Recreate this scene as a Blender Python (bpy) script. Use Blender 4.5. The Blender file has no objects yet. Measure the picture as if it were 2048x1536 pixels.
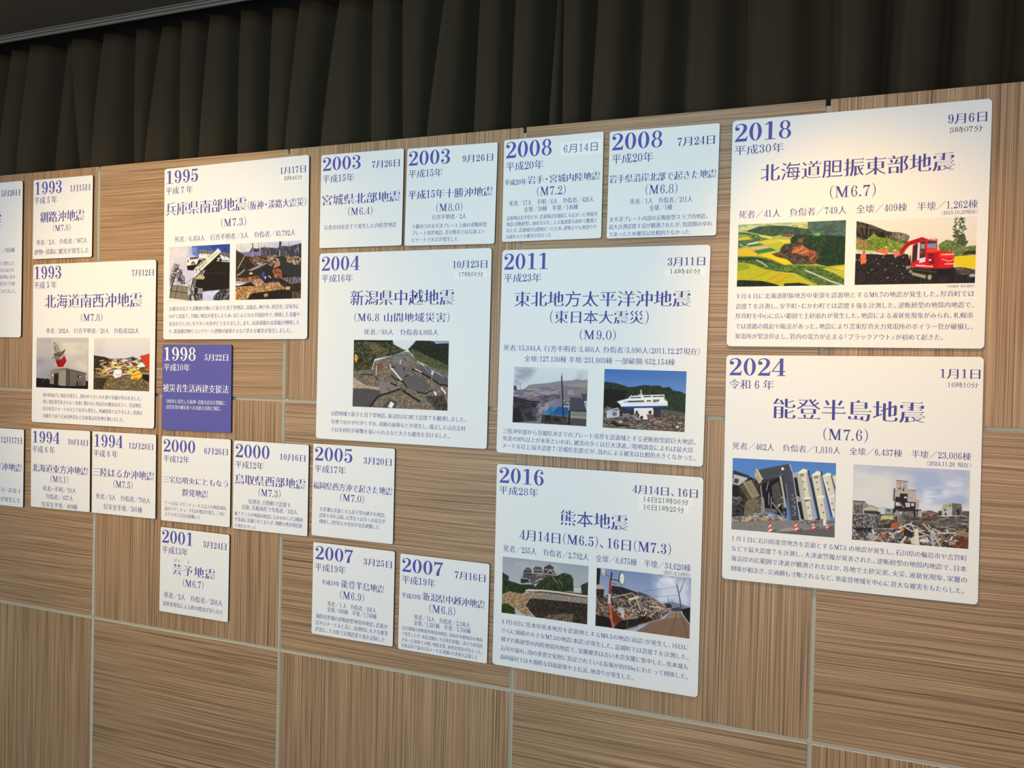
import bpy, bmesh, math, random
import numpy as np
from mathutils import Matrix, Vector
from mathutils.geometry import tessellate_polygon

sc = bpy.context.scene
COL = sc.collection

# ------------------------------------------------------------------ camera
cam_data = bpy.data.cameras.new('camera')
cam_data.sensor_width = 36.0
cam_data.lens = 36.0 * 1539.96 / 2048.0
cam_data.clip_start = 0.05
cam = bpy.data.objects.new('camera', cam_data)
COL.objects.link(cam)
RT = Vector((0.93900151, 0.34313029, 0.02318987))
DN = Vector((0.02729641, -0.00714228, -0.99960187))
FW = Vector((-0.34282805, 0.93926066, -0.01607284))
cam.matrix_world = Matrix(((RT.x, -DN.x, -FW.x, 2.63643), (RT.y, -DN.y, -FW.y, -1.92552),
                           (RT.z, -DN.z, -FW.z, 1.60118), (0, 0, 0, 1)))
sc.camera = cam

# ------------------------------------------------------------------ light and exposure
sc.view_settings.view_transform = 'Standard'
sc.view_settings.look = 'None'
sc.view_settings.gamma = 1.0
sc.view_settings.use_curve_mapping = False
sc.view_settings.exposure = 0.1
world = bpy.data.worlds.new('world'); sc.world = world
world.use_nodes = True
bg = world.node_tree.nodes['Background']
bg.inputs[0].default_value = (0.955, 0.99, 1.0, 1)
bg.inputs[1].default_value = 0.36

def spot(name, loc, aim, energy, color, cone, blend=1.0, size=0.05):
    d = bpy.data.lights.new(name, 'SPOT')
    d.energy = energy; d.color = color; d.spot_size = math.radians(cone); d.spot_blend = blend
    d.shadow_soft_size = size
    o = bpy.data.objects.new(name, d); COL.objects.link(o)
    o.location = loc
    o.rotation_euler = (Vector(aim) - Vector(loc)).to_track_quat('-Z', 'Y').to_euler()
    return o
spot('warm_spotlight', (0.058, -1.80, 2.64), (0.725, 0, 1.653), 140, (1.0, 0.606, 0.198), 49.6)
spot('cool_spotlight', (2.40, -1.80, 2.64), (1.265, 0, 1.20), 37, (0.03, 0.71, 1.0), 110)
spot('warm_spotlight', (2.557, -0.864, 2.64), (2.813, 0, 1.563), 61, (1.0, 0.486, 0.02), 53.2)
def area(name, loc, aim, energy, color, sx, sy):
    d = bpy.data.lights.new(name, 'AREA'); d.shape = 'RECTANGLE'; d.size = sx; d.size_y = sy
    d.energy = energy; d.color = color
    o = bpy.data.objects.new(name, d); COL.objects.link(o); o.location = loc
    o.rotation_euler = (Vector(aim) - Vector(loc)).to_track_quat('-Z', 'Y').to_euler()
    return o
area('added_front_fill', (1.6, -3.9, 1.45), (1.6, 0, 1.45), 104, (0.955, 0.99, 1.0), 5.0, 2.2)  # broad fill added for even light on wall and curtain, no real source
area('added_overhead_fill', (1.6, -0.85, 2.66), (1.6, -0.85, 0.0), 10, (1.0, 0.95, 0.86), 4.4, 0.12)  # invented overhead strip, added to brighten the upward panel edges in the joints

# ------------------------------------------------------------------ materials
def lin(c):
    c = np.asarray(c, dtype=float) / 255.0
    return np.where(c <= 0.04045, c / 12.92, ((c + 0.055) / 1.055) ** 2.4)
def mat(name, color, rough=0.5, spec=0.3, metal=0.0):
    m = bpy.data.materials.new(name); m.use_nodes = True
    b = m.node_tree.nodes['Principled BSDF']
    b.inputs['Base Color'].default_value = (*color, 1)
    b.inputs['Roughness'].default_value = rough
    b.inputs['Specular IOR Level'].default_value = spec
    b.inputs['Metallic'].default_value = metal
    return m
def nodes(m):
    nt = m.node_tree
    def N(t, **kw):
        n = nt.nodes.new(t)
        for k, v in kw.items(): setattr(n, k, v)
        return n
    return nt, N, nt.nodes['Principled BSDF']

def wood_material(name, horizontal):
    m = mat(name, (0.3, 0.2, 0.12), 0.42, 0.35)
    nt, N, bsdf = nodes(m)
    tc = N('ShaderNodeTexCoord'); info = N('ShaderNodeObjectInfo')
    off = N('ShaderNodeVectorMath', operation='SCALE'); off.inputs[0].default_value = (17.3, 0, 11.9)
    nt.links.new(info.outputs['Random'], off.inputs['Scale'])
    add = N('ShaderNodeVectorMath', operation='ADD')
    nt.links.new(tc.outputs['Object'], add.inputs[0]); nt.links.new(off.outputs[0], add.inputs[1])
    sep = N('ShaderNodeSeparateXYZ'); nt.links.new(add.outputs[0], sep.inputs[0])
    u, w = (sep.outputs['X'], sep.outputs['Z']) if horizontal else (sep.outputs['Z'], sep.outputs['X'])
    def combine(us, ws, wsrc):
        c = N('ShaderNodeCombineXYZ')
        a = N('ShaderNodeMath', operation='MULTIPLY'); a.inputs[1].default_value = us
        b = N('ShaderNodeMath', operation='MULTIPLY'); b.inputs[1].default_value = ws
        nt.links.new(u, a.inputs[0]); nt.links.new(wsrc, b.inputs[0])
        nt.links.new(a.outputs[0], c.inputs['X']); nt.links.new(b.outputs[0], c.inputs['Y'])
        return c.outputs[0]
    def noise(vec, detail, rough):
        n = N('ShaderNodeTexNoise', noise_dimensions='2D')
        n.inputs['Scale'].default_value = 1.0; n.inputs['Detail'].default_value = detail
        n.inputs['Roughness'].default_value = rough
        nt.links.new(vec, n.inputs['Vector']); return n.outputs[0]
    # gentle waviness of the veneer lines
    wav = noise(combine(2.2, 5.0, w), 2, 0.5)
    wm = N('ShaderNodeMath', operation='MULTIPLY_ADD'); wm.inputs[1].default_value = 0.010 if horizontal else 0.0035
    nt.links.new(wav, wm.inputs[0]); nt.links.new(w, wm.inputs[2])
    w2 = wm.outputs[0]
    fine = noise(combine(1.6, 330.0, w2), 2.4, 0.66)
    ramp = N('ShaderNodeValToRGB')
    nt.links.new(fine, ramp.inputs[0])
    el = ramp.color_ramp.elements
    el[0].position, el[0].color = 0.22, (0.102, 0.054, 0.025, 1)
    el[1].position, el[1].color = 0.80, (0.499, 0.344, 0.218, 1)
    for p, c in ((0.34, (0.209, 0.119, 0.060, 1)), (0.43, (0.298, 0.181, 0.098, 1)), (0.56, (0.352, 0.220, 0.124, 1)), (0.68, (0.414, 0.273, 0.162, 1))):
        e = el.new(p); e.color = c
    band = noise(combine(0.8, 38.0, w2), 2, 0.6)
    bm_ = N('ShaderNodeMapRange'); bm_.inputs[1].default_value = 0.25; bm_.inputs[2].default_value = 0.75
    bm_.inputs[3].default_value = 0.90; bm_.inputs[4].default_value = 1.09
    nt.links.new(band, bm_.inputs[0])
    thin = noise(combine(1.8, 520.0, w2), 1.0, 0.5)
    tm = N('ShaderNodeMapRange'); tm.inputs[1].default_value = 0.28; tm.inputs[2].default_value = 0.42
    tm.inputs[3].default_value = 0.58; tm.inputs[4].default_value = 1.0
    nt.links.new(thin, tm.inputs[0])
    pore = noise(combine(1.1, 215.0, w2), 1.5, 0.5)
    pm = N('ShaderNodeMapRange'); pm.inputs[1].default_value = 0.335; pm.inputs[2].default_value = 0.405
    pm.inputs[3].default_value = 0.62; pm.inputs[4].default_value = 1.0
    nt.links.new(pore, pm.inputs[0])
    pk = N('ShaderNodeMath', operation='MULTIPLY')
    nt.links.new(pm.outputs[0], pk.inputs[0]); nt.links.new(tm.outputs[0], pk.inputs[1])
    k = N('ShaderNodeMath', operation='MULTIPLY')
    nt.links.new(bm_.outputs[0], k.inputs[0]); nt.links.new(pk.outputs[0], k.inputs[1])
    sc_ = N('ShaderNodeVectorMath', operation='SCALE')
    nt.links.new(ramp.outputs[0], sc_.inputs[0]); nt.links.new(k.outputs[0], sc_.inputs['Scale'])
    nt.links.new(sc_.outputs[0], bsdf.inputs['Base Color'])
    return m
WOOD_H = wood_material('wood_laminate_horizontal', True)
WOOD_V = wood_material('wood_laminate_vertical', False)
CREAM = mat('cream_panel_edge', (0.86, 0.81, 0.68), 0.5)
JOINT = mat('grey_joint_strip', (0.36, 0.335, 0.275), 0.55)
WHITE = mat('white_panel_face', (0.70, 0.70, 0.70), 0.42, 0.35)
BLUE = mat('blue_panel_face', (0.085, 0.083, 0.330), 0.42, 0.35)
EDGE = mat('black_panel_edge', (0.010, 0.009, 0.012), 0.6)
INK = mat('navy_ink', (0.052, 0.053, 0.275), 0.5, 0.2)
INK_Y = mat('violet_blue_ink', (0.070, 0.075, 0.350), 0.5, 0.2)
INK_W = mat('white_ink', (0.76, 0.76, 0.76), 0.5, 0.2)
INK_K = mat('black_ink', (0.02, 0.02, 0.025), 0.5, 0.2)
STICK = mat('white_sticker_paper', (0.76, 0.76, 0.74), 0.45, 0.35)
FABRIC = mat('dark_brown_curtain_cloth', (0.036, 0.027, 0.017), 0.92, 0.1)
FABRIC.node_tree.nodes['Principled BSDF'].inputs['Sheen Weight'].default_value = 0.10
FABRIC.node_tree.nodes['Principled BSDF'].inputs['Sheen Tint'].default_value = (0.5, 0.44, 0.34, 1)
CEIL = mat('dark_ribbed_ceiling_board', (0.080, 0.070, 0.054), 0.8, 0.1)
TRIM = mat('grey_metal_trim', (0.135, 0.127, 0.112), 0.45, 0.4)
DARK = mat('black_recess', (0.008, 0.008, 0.008), 0.9, 0.05)
FLOOR = mat('grey_brown_floor', (0.16, 0.13, 0.10), 0.6)
BACKW = mat('dark_wall_paint', (0.05, 0.05, 0.05), 0.9, 0.1)

def photo_material():
    m = mat('printed_photograph', (0.5, 0.5, 0.5), 0.45, 0.12)
    nt, N, bsdf = nodes(m)
    a = N('ShaderNodeAttribute', attribute_name='print')
    nt.links.new(a.outputs['Color'], bsdf.inputs['Base Color'])
    return m
PRINT = photo_material()

# ------------------------------------------------------------------ mesh helpers
def link(name, me, parent=None):
    o = bpy.data.objects.new(name, me); COL.objects.link(o)
    if parent is not None: o.parent = parent
    return o
def mesh(name, verts, faces, mats, parent=None, fmat=None):
    me = bpy.data.meshes.new(name); me.from_pydata(verts, [], faces)
    for m in mats: me.materials.append(m)
    if fmat is not None: me.polygons.foreach_set('material_index', fmat)
    me.update()
    return link(name, me, parent)
def bm_obj(name, bm, mats, parent=None):
    me = bpy.data.meshes.new(name); bm.to_mesh(me); bm.free()
    for m in mats: me.materials.append(m)
    return link(name, me, parent)
def box_bm(x0, x1, y0, y1, z0, z1):
    bm = bmesh.new()
    v = [bm.verts.new(p) for p in ((x0, y0, z0), (x1, y0, z0), (x1, y1, z0), (x0, y1, z0), (x0, y0, z1), (x1, y0, z1), (x1, y1, z1), (x0, y1, z1))]
    for f in ((0, 1, 5, 4), (1, 2, 6, 5), (2, 3, 7, 6), (3, 0, 4, 7), (4, 5, 6, 7), (3, 2, 1, 0)):
        bm.faces.new([v[i] for i in f])
    return bm
def structure(o):
    o['kind'] = 'structure'; return o

# ------------------------------------------------------------------ room shell
XS = [-1.0202, -0.2771, 0.4660, 1.2091, 1.9522, 2.6953, 3.4384, 4.1815]
ZS = [0.0, 0.75, 1.5, 2.2465]
floor = structure(bm_obj('floor', box_bm(-3.2, 5.4, -4.4, 0.48, -0.10, 0.0), [FLOOR]))
wall = structure(bm_obj('wall_back', box_bm(XS[0], XS[-1], 0.010, 0.045, 0.0, 2.2345), [JOINT]))
GV, GH = 0.0056, 0.0050
for c in range(len(XS) - 1):
    for r in range(3):
        x0, x1 = XS[c] + GV, XS[c + 1] - GV
        z0, z1 = ZS[r] + (GH if r else 0.0), ZS[r + 1] - (GH if r < 2 else 0.0)
        cx, cz = (x0 + x1) / 2, (z0 + z1) / 2
        bm = box_bm(x0 - cx, x1 - cx, 0.0, 0.010, z0 - cz, z1 - cz)
        bmesh.ops.bevel(bm, geom=[e for e in bm.edges if all(abs(v.co.y) < 1e-6 for v in e.verts)], offset=0.0006, segments=1, affect='EDGES')
        bm.normal_update()
        for f in bm.faces: f.material_index = 0 if f.normal.y < -0.6 else 1
        horizontal = (c + r) % 2 == 0
        p = bm_obj('wood_panel', bm, [WOOD_H if horizontal else WOOD_V, CREAM], wall)
        p.location = (cx, 0, cz)
rear = structure(bm_obj('wall_behind_curtain', box_bm(-3.2, 5.4, 0.48, 0.56, 0.0, 3.12), [BACKW]))
slot = structure(bm_obj('trim_2', box_bm(-3.2, 5.4, -0.02, 0.48, 3.06, 3.12), [DARK]))
# ribbed ceiling board: fine ribs running away from the viewer, towards the curtain slot
vs, fs = [], []
xs = np.arange(-3.2, 5.4, 0.0155)
for x in xs:
    b = len(vs)
    for dx, z in ((0.0, 2.722), (0.0098, 2.722), (0.0112, 2.729), (0.0141, 2.729), (0.0155, 2.722)):
        vs += [(x + dx, -4.4, z), (x + dx, -0.020, z)]
    for i in range(4):
        fs.append((b + 2 * i, b + 2 * i + 1, b + 2 * i + 3, b + 2 * i + 2))
b = len(vs)
vs += [(-3.2, -4.4, 2.78), (5.4, -4.4, 2.78), (5.4, -0.03, 2.78), (-3.2, -0.03, 2.78)]
fs.append((b, b + 1, b + 2, b + 3))
ceil = structure(mesh('ceiling', vs, fs, [CEIL]))
# extruded trim along the edge of the curtain slot
prof = [(-0.023, 2.721), (-0.023, 2.718), (-0.018, 2.718), (-0.017, 2.720), (-0.014, 2.720), (-0.013, 2.714), (-0.004, 2.714), (-0.003, 2.708), (0.003, 2.708), (0.003, 3.06), (-0.003, 3.06), (-0.003, 2.722)]
n = len(prof)
vs = [(x, y, z) for x in (-3.2, 5.4) for y, z in prof]
fs = [(i, (i + 1) % n, n + (i + 1) % n, n + i) for i in range(n)]
trim = structure(mesh('trim_1', vs, fs, [TRIM, DARK], None, [1 if i in (8, 9, 10) else 0 for i in range(n)]))

# ------------------------------------------------------------------ curtain
RIDGES = [(-0.161, -0.12), (-0.047, -0.014), (0.105, 0.133), (0.222, 0.174), (0.294, 0.329), (0.472, 0.474), (0.519, 0.574), (0.682, 0.676), (0.775, 0.794), (0.923, 0.918), (1.022, 1.029), (1.111, 1.15), (1.226, 1.281), (1.411, 1.401), (1.52, 1.51), (1.607, 1.654), (1.749, 1.758), (1.869, 1.872), (1.971, 1.992), (2.013, 2.007), (2.095, 2.112), (2.226, 2.234), (2.348, 2.36), (2.508, 2.502), (2.717, 2.713)]
rnd = random.Random(5)
x = RIDGES[0][0]
while x > -2.0:
    x -= rnd.uniform(0.09, 0.15); RIDGES.insert(0, (x, x + rnd.uniform(0, 0.03)))
x = RIDGES[-1][0]
while x < 4.3:
    x += rnd.uniform(0.11, 0.17); RIDGES.append((x, x + rnd.uniform(-0.01, 0.02)))
def smooth_profile(keys, n):
    keys = [(keys[-2][0] - 1, keys[-2][1])] + keys + [(1 + keys[1][0], keys[1][1])]
    out = []
    for u in np.linspace(0, 0.996, n):
        for i in range(1, len(keys) - 2):
            if keys[i][0] <= u <= keys[i + 1][0]: break
        t = (u - keys[i][0]) / (keys[i + 1][0] - keys[i][0])
        p0, p1, p2, p3 = [keys[i + k][1] for k in (-1, 0, 1, 2)]
        out.append((float(u), 0.5 * (2 * p1 + (p2 - p0) * t + (2 * p0 - 5 * p1 + 4 * p2 - p3) * t * t + (3 * p1 - p0 - 3 * p2 + p3) * t ** 3)))
    return out
PROF = smooth_profile([(0.0, -0.45), (0.025, -0.86), (0.08, -1.0), (0.22, -0.93), (0.38, -0.80), (0.50, -0.55), (0.60, 0.0), (0.70, 0.62), (0.80, 0.95), (0.92, 1.0), (0.975, 0.62), (1.0, -0.25)], 28)
ZC = [0.03, 1.2, 2.0, 2.242, 2.35, 2.46, 2.57, 2.65, 2.71, 2.742, 2.758]
vs, fs = [], []
amp = [rnd.uniform(0.75, 1.25) for _ in RIDGES]
soft = [rnd.random() for _ in RIDGES]
ncol = 0
for zi, z in enumerate(ZC):
    t = max(0.0, (z - 2.27) / (2.75 - 2.27))
    row = []
    for i in range(len(RIDGES) - 1):
        xa = RIDGES[i][0] + (RIDGES[i][1] - RIDGES[i][0]) * t
        xb = RIDGES[i + 1][0] + (RIDGES[i + 1][1] - RIDGES[i + 1][0]) * t
        wdt = xb - xa
        d = min(0.072, 0.020 + abs(wdt) * 0.36) * amp[i]
        for u, dep in PROF:
            sag = 0.35 * math.sin(3.1 * t + 5 * soft[i]) * u * (1 - u)
            pinch = 1.0 - 0.25 * t * t
            row.append((xa + wdt * u, 0.180 + d * pinch * (dep + sag), z - (0.004 * (1 - dep) if zi == len(ZC) - 1 else 0)))
    ncol = len(row); vs += row
for r in range(len(ZC) - 1):
    for c in range(ncol - 1):
        a = r * ncol + c
        fs.append((a, a + 1, a + 1 + ncol, a + ncol))
curtain = mesh('curtain', vs, fs, [FABRIC])
curtain.data.polygons.foreach_set('use_smooth', [True] * len(fs))
sol = curtain.modifiers.new('cloth_thickness', 'SOLIDIFY'); sol.thickness = 0.002; sol.offset = 1.0
curtain['label'] = 'long dark brown pleated curtain hanging behind the wood-panelled wall'
curtain['category'] = 'curtain'

# ------------------------------------------------------------------ lettering
CAP = 0.76
def catmull(pts, k=7):
    P = np.array([pts[0]] + list(pts) + [pts[-1]], float); out = []
    for i in range(1, len(P) - 2):
        p0, p1, p2, p3 = P[i - 1:i + 3]
        for t in np.linspace(0, 1, k, endpoint=False):
            out.append(0.5 * (2 * p1 + (p2 - p0) * t + (2 * p0 - 5 * p1 + 4 * p2 - p3) * t * t + (3 * p1 - p0 - 3 * p2 + p3) * t ** 3))
    out.append(P[-2]); return np.array(out)
class G:
    def __init__(s): s.v = []; s.f = []; s.n = 0; s.lay = []
    def mark(s):
        s.lay += [s.n] * (len(s.v) - len(s.lay)); s.n += 1; return s
    def poly(s, *p):
        b = len(s.v); s.v += [tuple(q) for q in p]
        for t in tessellate_polygon([[Vector((q[0], q[1], 0)) for q in p]]): s.f.append(tuple(b + i for i in t))
        return s.mark()
    def rect(s, x0, x1, y0, y1): return s.poly((x0, y0), (x1, y0), (x1, y1), (x0, y1))
    def ball(s, x, y, r): return s.poly(*[(x + r * math.cos(a), y + r * math.sin(a)) for a in np.linspace(0, 2 * math.pi, 14, endpoint=False)])
    def stroke(s, *pts):
        q = catmull(pts); d = np.gradient(q[:, :2], axis=0); d /= np.linalg.norm(d, axis=1)[:, None] + 1e-9
        nrm = np.stack([-d[:, 1], d[:, 0]], 1) * q[:, 2:3] / 2
        b = len(s.v)
        for a, c in zip(q[:, :2] + nrm, q[:, :2] - nrm): s.v += [tuple(a), tuple(c)]
        for i in range(len(q) - 1): s.f.append((b + 2 * i, b + 2 * i + 1, b + 2 * i + 3, b + 2 * i + 2))
        s.lay += [s.n + 3.0 * i / len(q) for i in range(len(q)) for _ in (0, 1)]; s.n += 3
        return s.mark()
    def ring(s, cx, cy, rx, ry, ix, iy):
        b = len(s.v); n = 30
        for a in np.linspace(0, 2 * math.pi, n, endpoint=False):
            s.v += [(cx + rx * math.cos(a), cy + ry * math.sin(a)), (cx + ix * math.cos(a), cy + iy * math.sin(a))]
        for i in range(n):
            j = (i + 1) % n; s.f.append((b + 2 * i, b + 2 * j, b + 2 * j + 1, b + 2 * i + 1))
        return s.mark()
def serif_glyphs(s, h):
    g = {}
    g['0'] = G().ring(.30, .5, .275, .505, .275 - s, .505 - h * .9)
    g['1'] = G().rect(.23, .23 + s, 0, 1).rect(.08, .38 + s, 0, h).poly((.25, 1.0), (.08, .87), (.08, .825), (.25, .895))
    g['2'] = G().ball(.13, .72, .10).stroke((.05, .74, h), (.10, .90, h * 1.2), (.28, .98, h * 1.3), (.44, .90, s * .75), (.485, .73, s), (.41, .52, s * .8), (.23, .28, s * .5), (.06, .06, h * 1.2)).poly((.03, 0), (.555, 0), (.59, .27), (.555, .27), (.515, .165), (.16, .155), (.03, .05))
    g['3'] = G().ball(.135, .77, .088).stroke((.055, .80, h), (.13, .94, h), (.29, .985, h * 1.2), (.43, .90, s * .7), (.455, .76, s * .95), (.39, .60, s * .6), (.23, .525, h)).stroke((.23, .525, h), (.41, .47, s * .7), (.485, .28, s * 1.03), (.42, .09, s * .75), (.26, .015, h * 1.2), (.12, .06, h), (.05, .20, h)).ball(.135, .22, .088)
    g['4'] = G().rect(.35, .35 + s, 0, 1).stroke((.445, .985, h * 1.2), (.235, .63, h * 1.2), (.03, .275, h * 1.2)).rect(.01, .595, .235, .235 + h * 1.25).rect(.25, .45 + s, 0, h)
    g['5'] = G().stroke((.125, 1.0, h), (.11, .75, h), (.095, .47, h)).poly((.105, .985), (.30, .965), (.51, 1.0), (.48, .835), (.11, .85)).stroke((.10, .49, h), (.25, .615, h * 1.2), (.41, .55, s * .75), (.475, .32, s * 1.03), (.41, .10, s * .75), (.25, .015, h * 1.2), (.11, .06, h), (.045, .20, h)).ball(.13, .22, .09)
    g['6'] = G().stroke((.50, .83, h), (.43, .945, h), (.32, .985, h * 1.2), (.175, .86, s * .7), (.105, .5, s * 1.03), (.165, .14, s * .75), (.30, .015, h * 1.2), (.43, .1, s * .65), (.48, .3, s * .95), (.42, .51, s * .65), (.31, .585, h), (.2, .53, h), (.14, .40, h)).ball(.45, .79, .08)
    q = g['6']; n9 = G(); n9.v = [(.6 - a, 1 - b) for a, b in q.v]; n9.f = list(q.f); n9.lay = list(q.lay); g['9'] = n9
    g['7'] = G().poly((.04, 1), (.072, 1), (.11, .972), (.55, .985), (.565, .95), (.49, .83), (.13, .83), (.075, .68), (.035, .68)).stroke((.535, .955, .05), (.37, .58, s * .55), (.28, .28, s * .95), (.255, .0, s * 1.15))
    g['8'] = G().ring(.30, .745, .225, .252, .225 - s * .78, .252 - h).ring(.30, .268, .265, .278, .265 - s * .85, .278 - h)
    g['M'] = G().rect(.12, .12 + h * 1.1, 0, 1).poly((.07, 1), (.26, 1), (.50, .22), (.455, 0)).poly((.455, 0), (.50, .22), (.74, 1), (.70, 1), (.47, .16)).poly((.455, 0), (.52, 0), (.76, 1), (.715, 1)).rect(.69, .69 + s, 0, 1).rect(.03, .25, 0, h).rect(.60, .79 + s, 0, h).rect(.03, .2, 1 - h, 1).rect(.7, .79 + s, 1 - h, 1)
    g['.'] = G().ball(.13, .085, .085)
    g[','] = G().ball(.13, .085, .08).stroke((.18, .10, .05), (.17, -.05, .05), (.08, -.17, .02))
    g['('] = G().stroke((.37, 1.13, .025), (.20, .86, .06), (.14, .5, .075), (.20, .14, .06), (.37, -.13, .025))
    g[')'] = G().stroke((.09, 1.13, .025), (.26, .86, .06), (.32, .5, .075), (.26, .14, .06), (.09, -.13, .025))
    g['/'] = G().poly((.02, -.08), (.06, -.08), (.46, 1.08), (.42, 1.08))
    g['m'] = G().rect(.08, .08 + s * .8, 0, .6).rect(.38, .38 + s * .8, 0, .45).rect(.68, .68 + s * .8, 0, .45).stroke((.12, .48, h), (.25, .6, h * 1.6), (.40, .5, s * .7), (.43, .42, s * .8)).stroke((.42, .48, h), (.55, .6, h * 1.6), (.70, .5, s * .7), (.73, .42, s * .8)).rect(.02, .25, 0, h).rect(.32, .55, 0, h).rect(.62, .85, 0, h).rect(.02, .1, .6 - h, .6)
    g['%'] = G().ring(.2, .72, .17, .26, .09, .22).ring(.68, .26, .17, .26, .09, .22).poly((.18, -.03), (.23, -.03), (.72, 1.03), (.67, 1.03))
    g['M'].v = [(a * 1.22, b) for a, b in g['M'].v]
    return g
ADV = {'M': .92, '.': .24, ',': .24, '(': .36, ')': .36, '/': .40, 'm': .76, '%': .72, ' ': .30}
for ch_ in '0123456789': ADV[ch_] = .49
FULL = {a: b for a, b in zip('０１２３４５６７８９Ｍ', '0123456789M')}
CJK_ADV = {'、': .58, '。': .62, '・': .62, '：': .6, '『': .62, '』': .62}

def cjk_outlines(chars):
    cu = bpy.data.curves.new('glyph_source', 'FONT'); cu.body = ''.join(chars); cu.size = 1.0
    ob = bpy.data.objects.new('glyph_source', cu); COL.objects.link(ob)
    bpy.context.view_layer.update()
    cv = ob.to_curve(bpy.context.evaluated_depsgraph_get())
    res = {}
    for sp in cv.splines:
        bp = sp.bezier_points; n = len(bp); pts = []
        for i in range(n):
            a, b = bp[i], bp[(i + 1) % n]
            p0, p1, p2, p3 = [np.array(q[:2]) for q in (a.co, a.handle_right, b.co, b.handle_left)]
            p1, p2, p3 = np.array(a.handle_right[:2]), np.array(b.handle_left[:2]), np.array(b.co[:2])
            ch = p3 - p0; L = np.linalg.norm(ch)
            dev = 0 if L < 1e-6 else max(abs(np.cross(ch, p1 - p0)), abs(np.cross(ch, p2 - p0))) / L
            k = 1 if dev < 0.004 else (2 if dev < 0.02 else 4)
            for t in np.arange(k) / k:
                pts.append((1 - t) ** 3 * p0 + 3 * (1 - t) ** 2 * t * p1 + 3 * (1 - t) * t * t * p2 + t ** 3 * p3)
        q = np.array(pts); keep = np.linalg.norm(q - np.roll(q, 1, 0), axis=1) > 1e-4
        q = q[keep]
        if len(q) > 2: res.setdefault(sp.character_index, []).append(q)
    ob.to_curve_clear(); bpy.data.objects.remove(ob); bpy.data.curves.remove(cu)
    return {chars[i]: c for i, c in res.items()}

def song_style(contours, gx, gy, serif):
    """turn even strokes into brush-print ones: full uprights, thin cross strokes with a small wedge at the right end"""
    new, wedges = [], []
    area = sum(np.sum(c[:, 0] * np.roll(c[:, 1], -1) - c[:, 1] * np.roll(c[:, 0], -1)) for c in contours)
    sgn = 1.0 if area > 0 else -1.0
    for c in contours:
        e = np.roll(c, -1, 0) - c; L = np.linalg.norm(e, axis=1)[:, None] + 1e-9; d = e / L
        nr = np.stack([d[:, 1], -d[:, 0]], 1) * sgn               # outward
        off = gx * nr[:, 0] ** 2 + gy * nr[:, 1] ** 2
        n0, n1 = np.roll(nr, 1, 0), nr; o0, o1 = np.roll(off, 1), off
        det = n0[:, 0] * n1[:, 1] - n0[:, 1] * n1[:, 0]
        ok = np.abs(det) > 0.35
        ds = np.where(ok, det, 1.0)
        vx = (o0 * n1[:, 1] - o1 * n0[:, 1]) / ds; vy = (n0[:, 0] * o1 - n1[:, 0] * o0) / ds
        av = (n0 * o0[:, None] + n1 * o1[:, None]) / 2
        mv = np.where(ok[:, None], np.stack([vx, vy], 1), av)
        new.append(c + np.clip(mv, -.03, .03))
        if serif:
            m = len(c)
            for i in range(m):
                if nr[i, 0] > .93 and .035 < L[i, 0] < .10:
                    j, k = (i - 1) % m, (i + 1) % m
                    if abs(nr[j, 1]) > .96 and abs(nr[k, 1]) > .96 and nr[j, 1] * nr[k, 1] < 0 and L[j, 0] > .12 and L[k, 0] > .12:
                        tp = new[-1][i] if new[-1][i][1] > new[-1][(i + 1) % m][1] else new[-1][(i + 1) % m]
                        wedges.append(tp)
    return new, wedges

def fill_outline(contours):
    cu = bpy.data.curves.new('outline', 'CURVE'); cu.dimensions = '2D'; cu.fill_mode = 'FRONT'
    for c in contours:
        sp = cu.splines.new('POLY'); sp.points.add(len(c) - 1)
        sp.points.foreach_set('co', np.concatenate([c, np.zeros((len(c), 1)), np.ones((len(c), 1))], 1).astype(np.float32).ravel())
        sp.use_cyclic_u = True
    ob = bpy.data.objects.new('outline', cu)
    me = ob.to_mesh()
    v = np.array([(q.co.x, q.co.y) for q in me.vertices]).reshape(-1, 2)
    f = [tuple(p.vertices) for p in me.polygons]
    ob.to_mesh_clear(); bpy.data.objects.remove(ob); bpy.data.curves.remove(cu)
    return v, f

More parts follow.
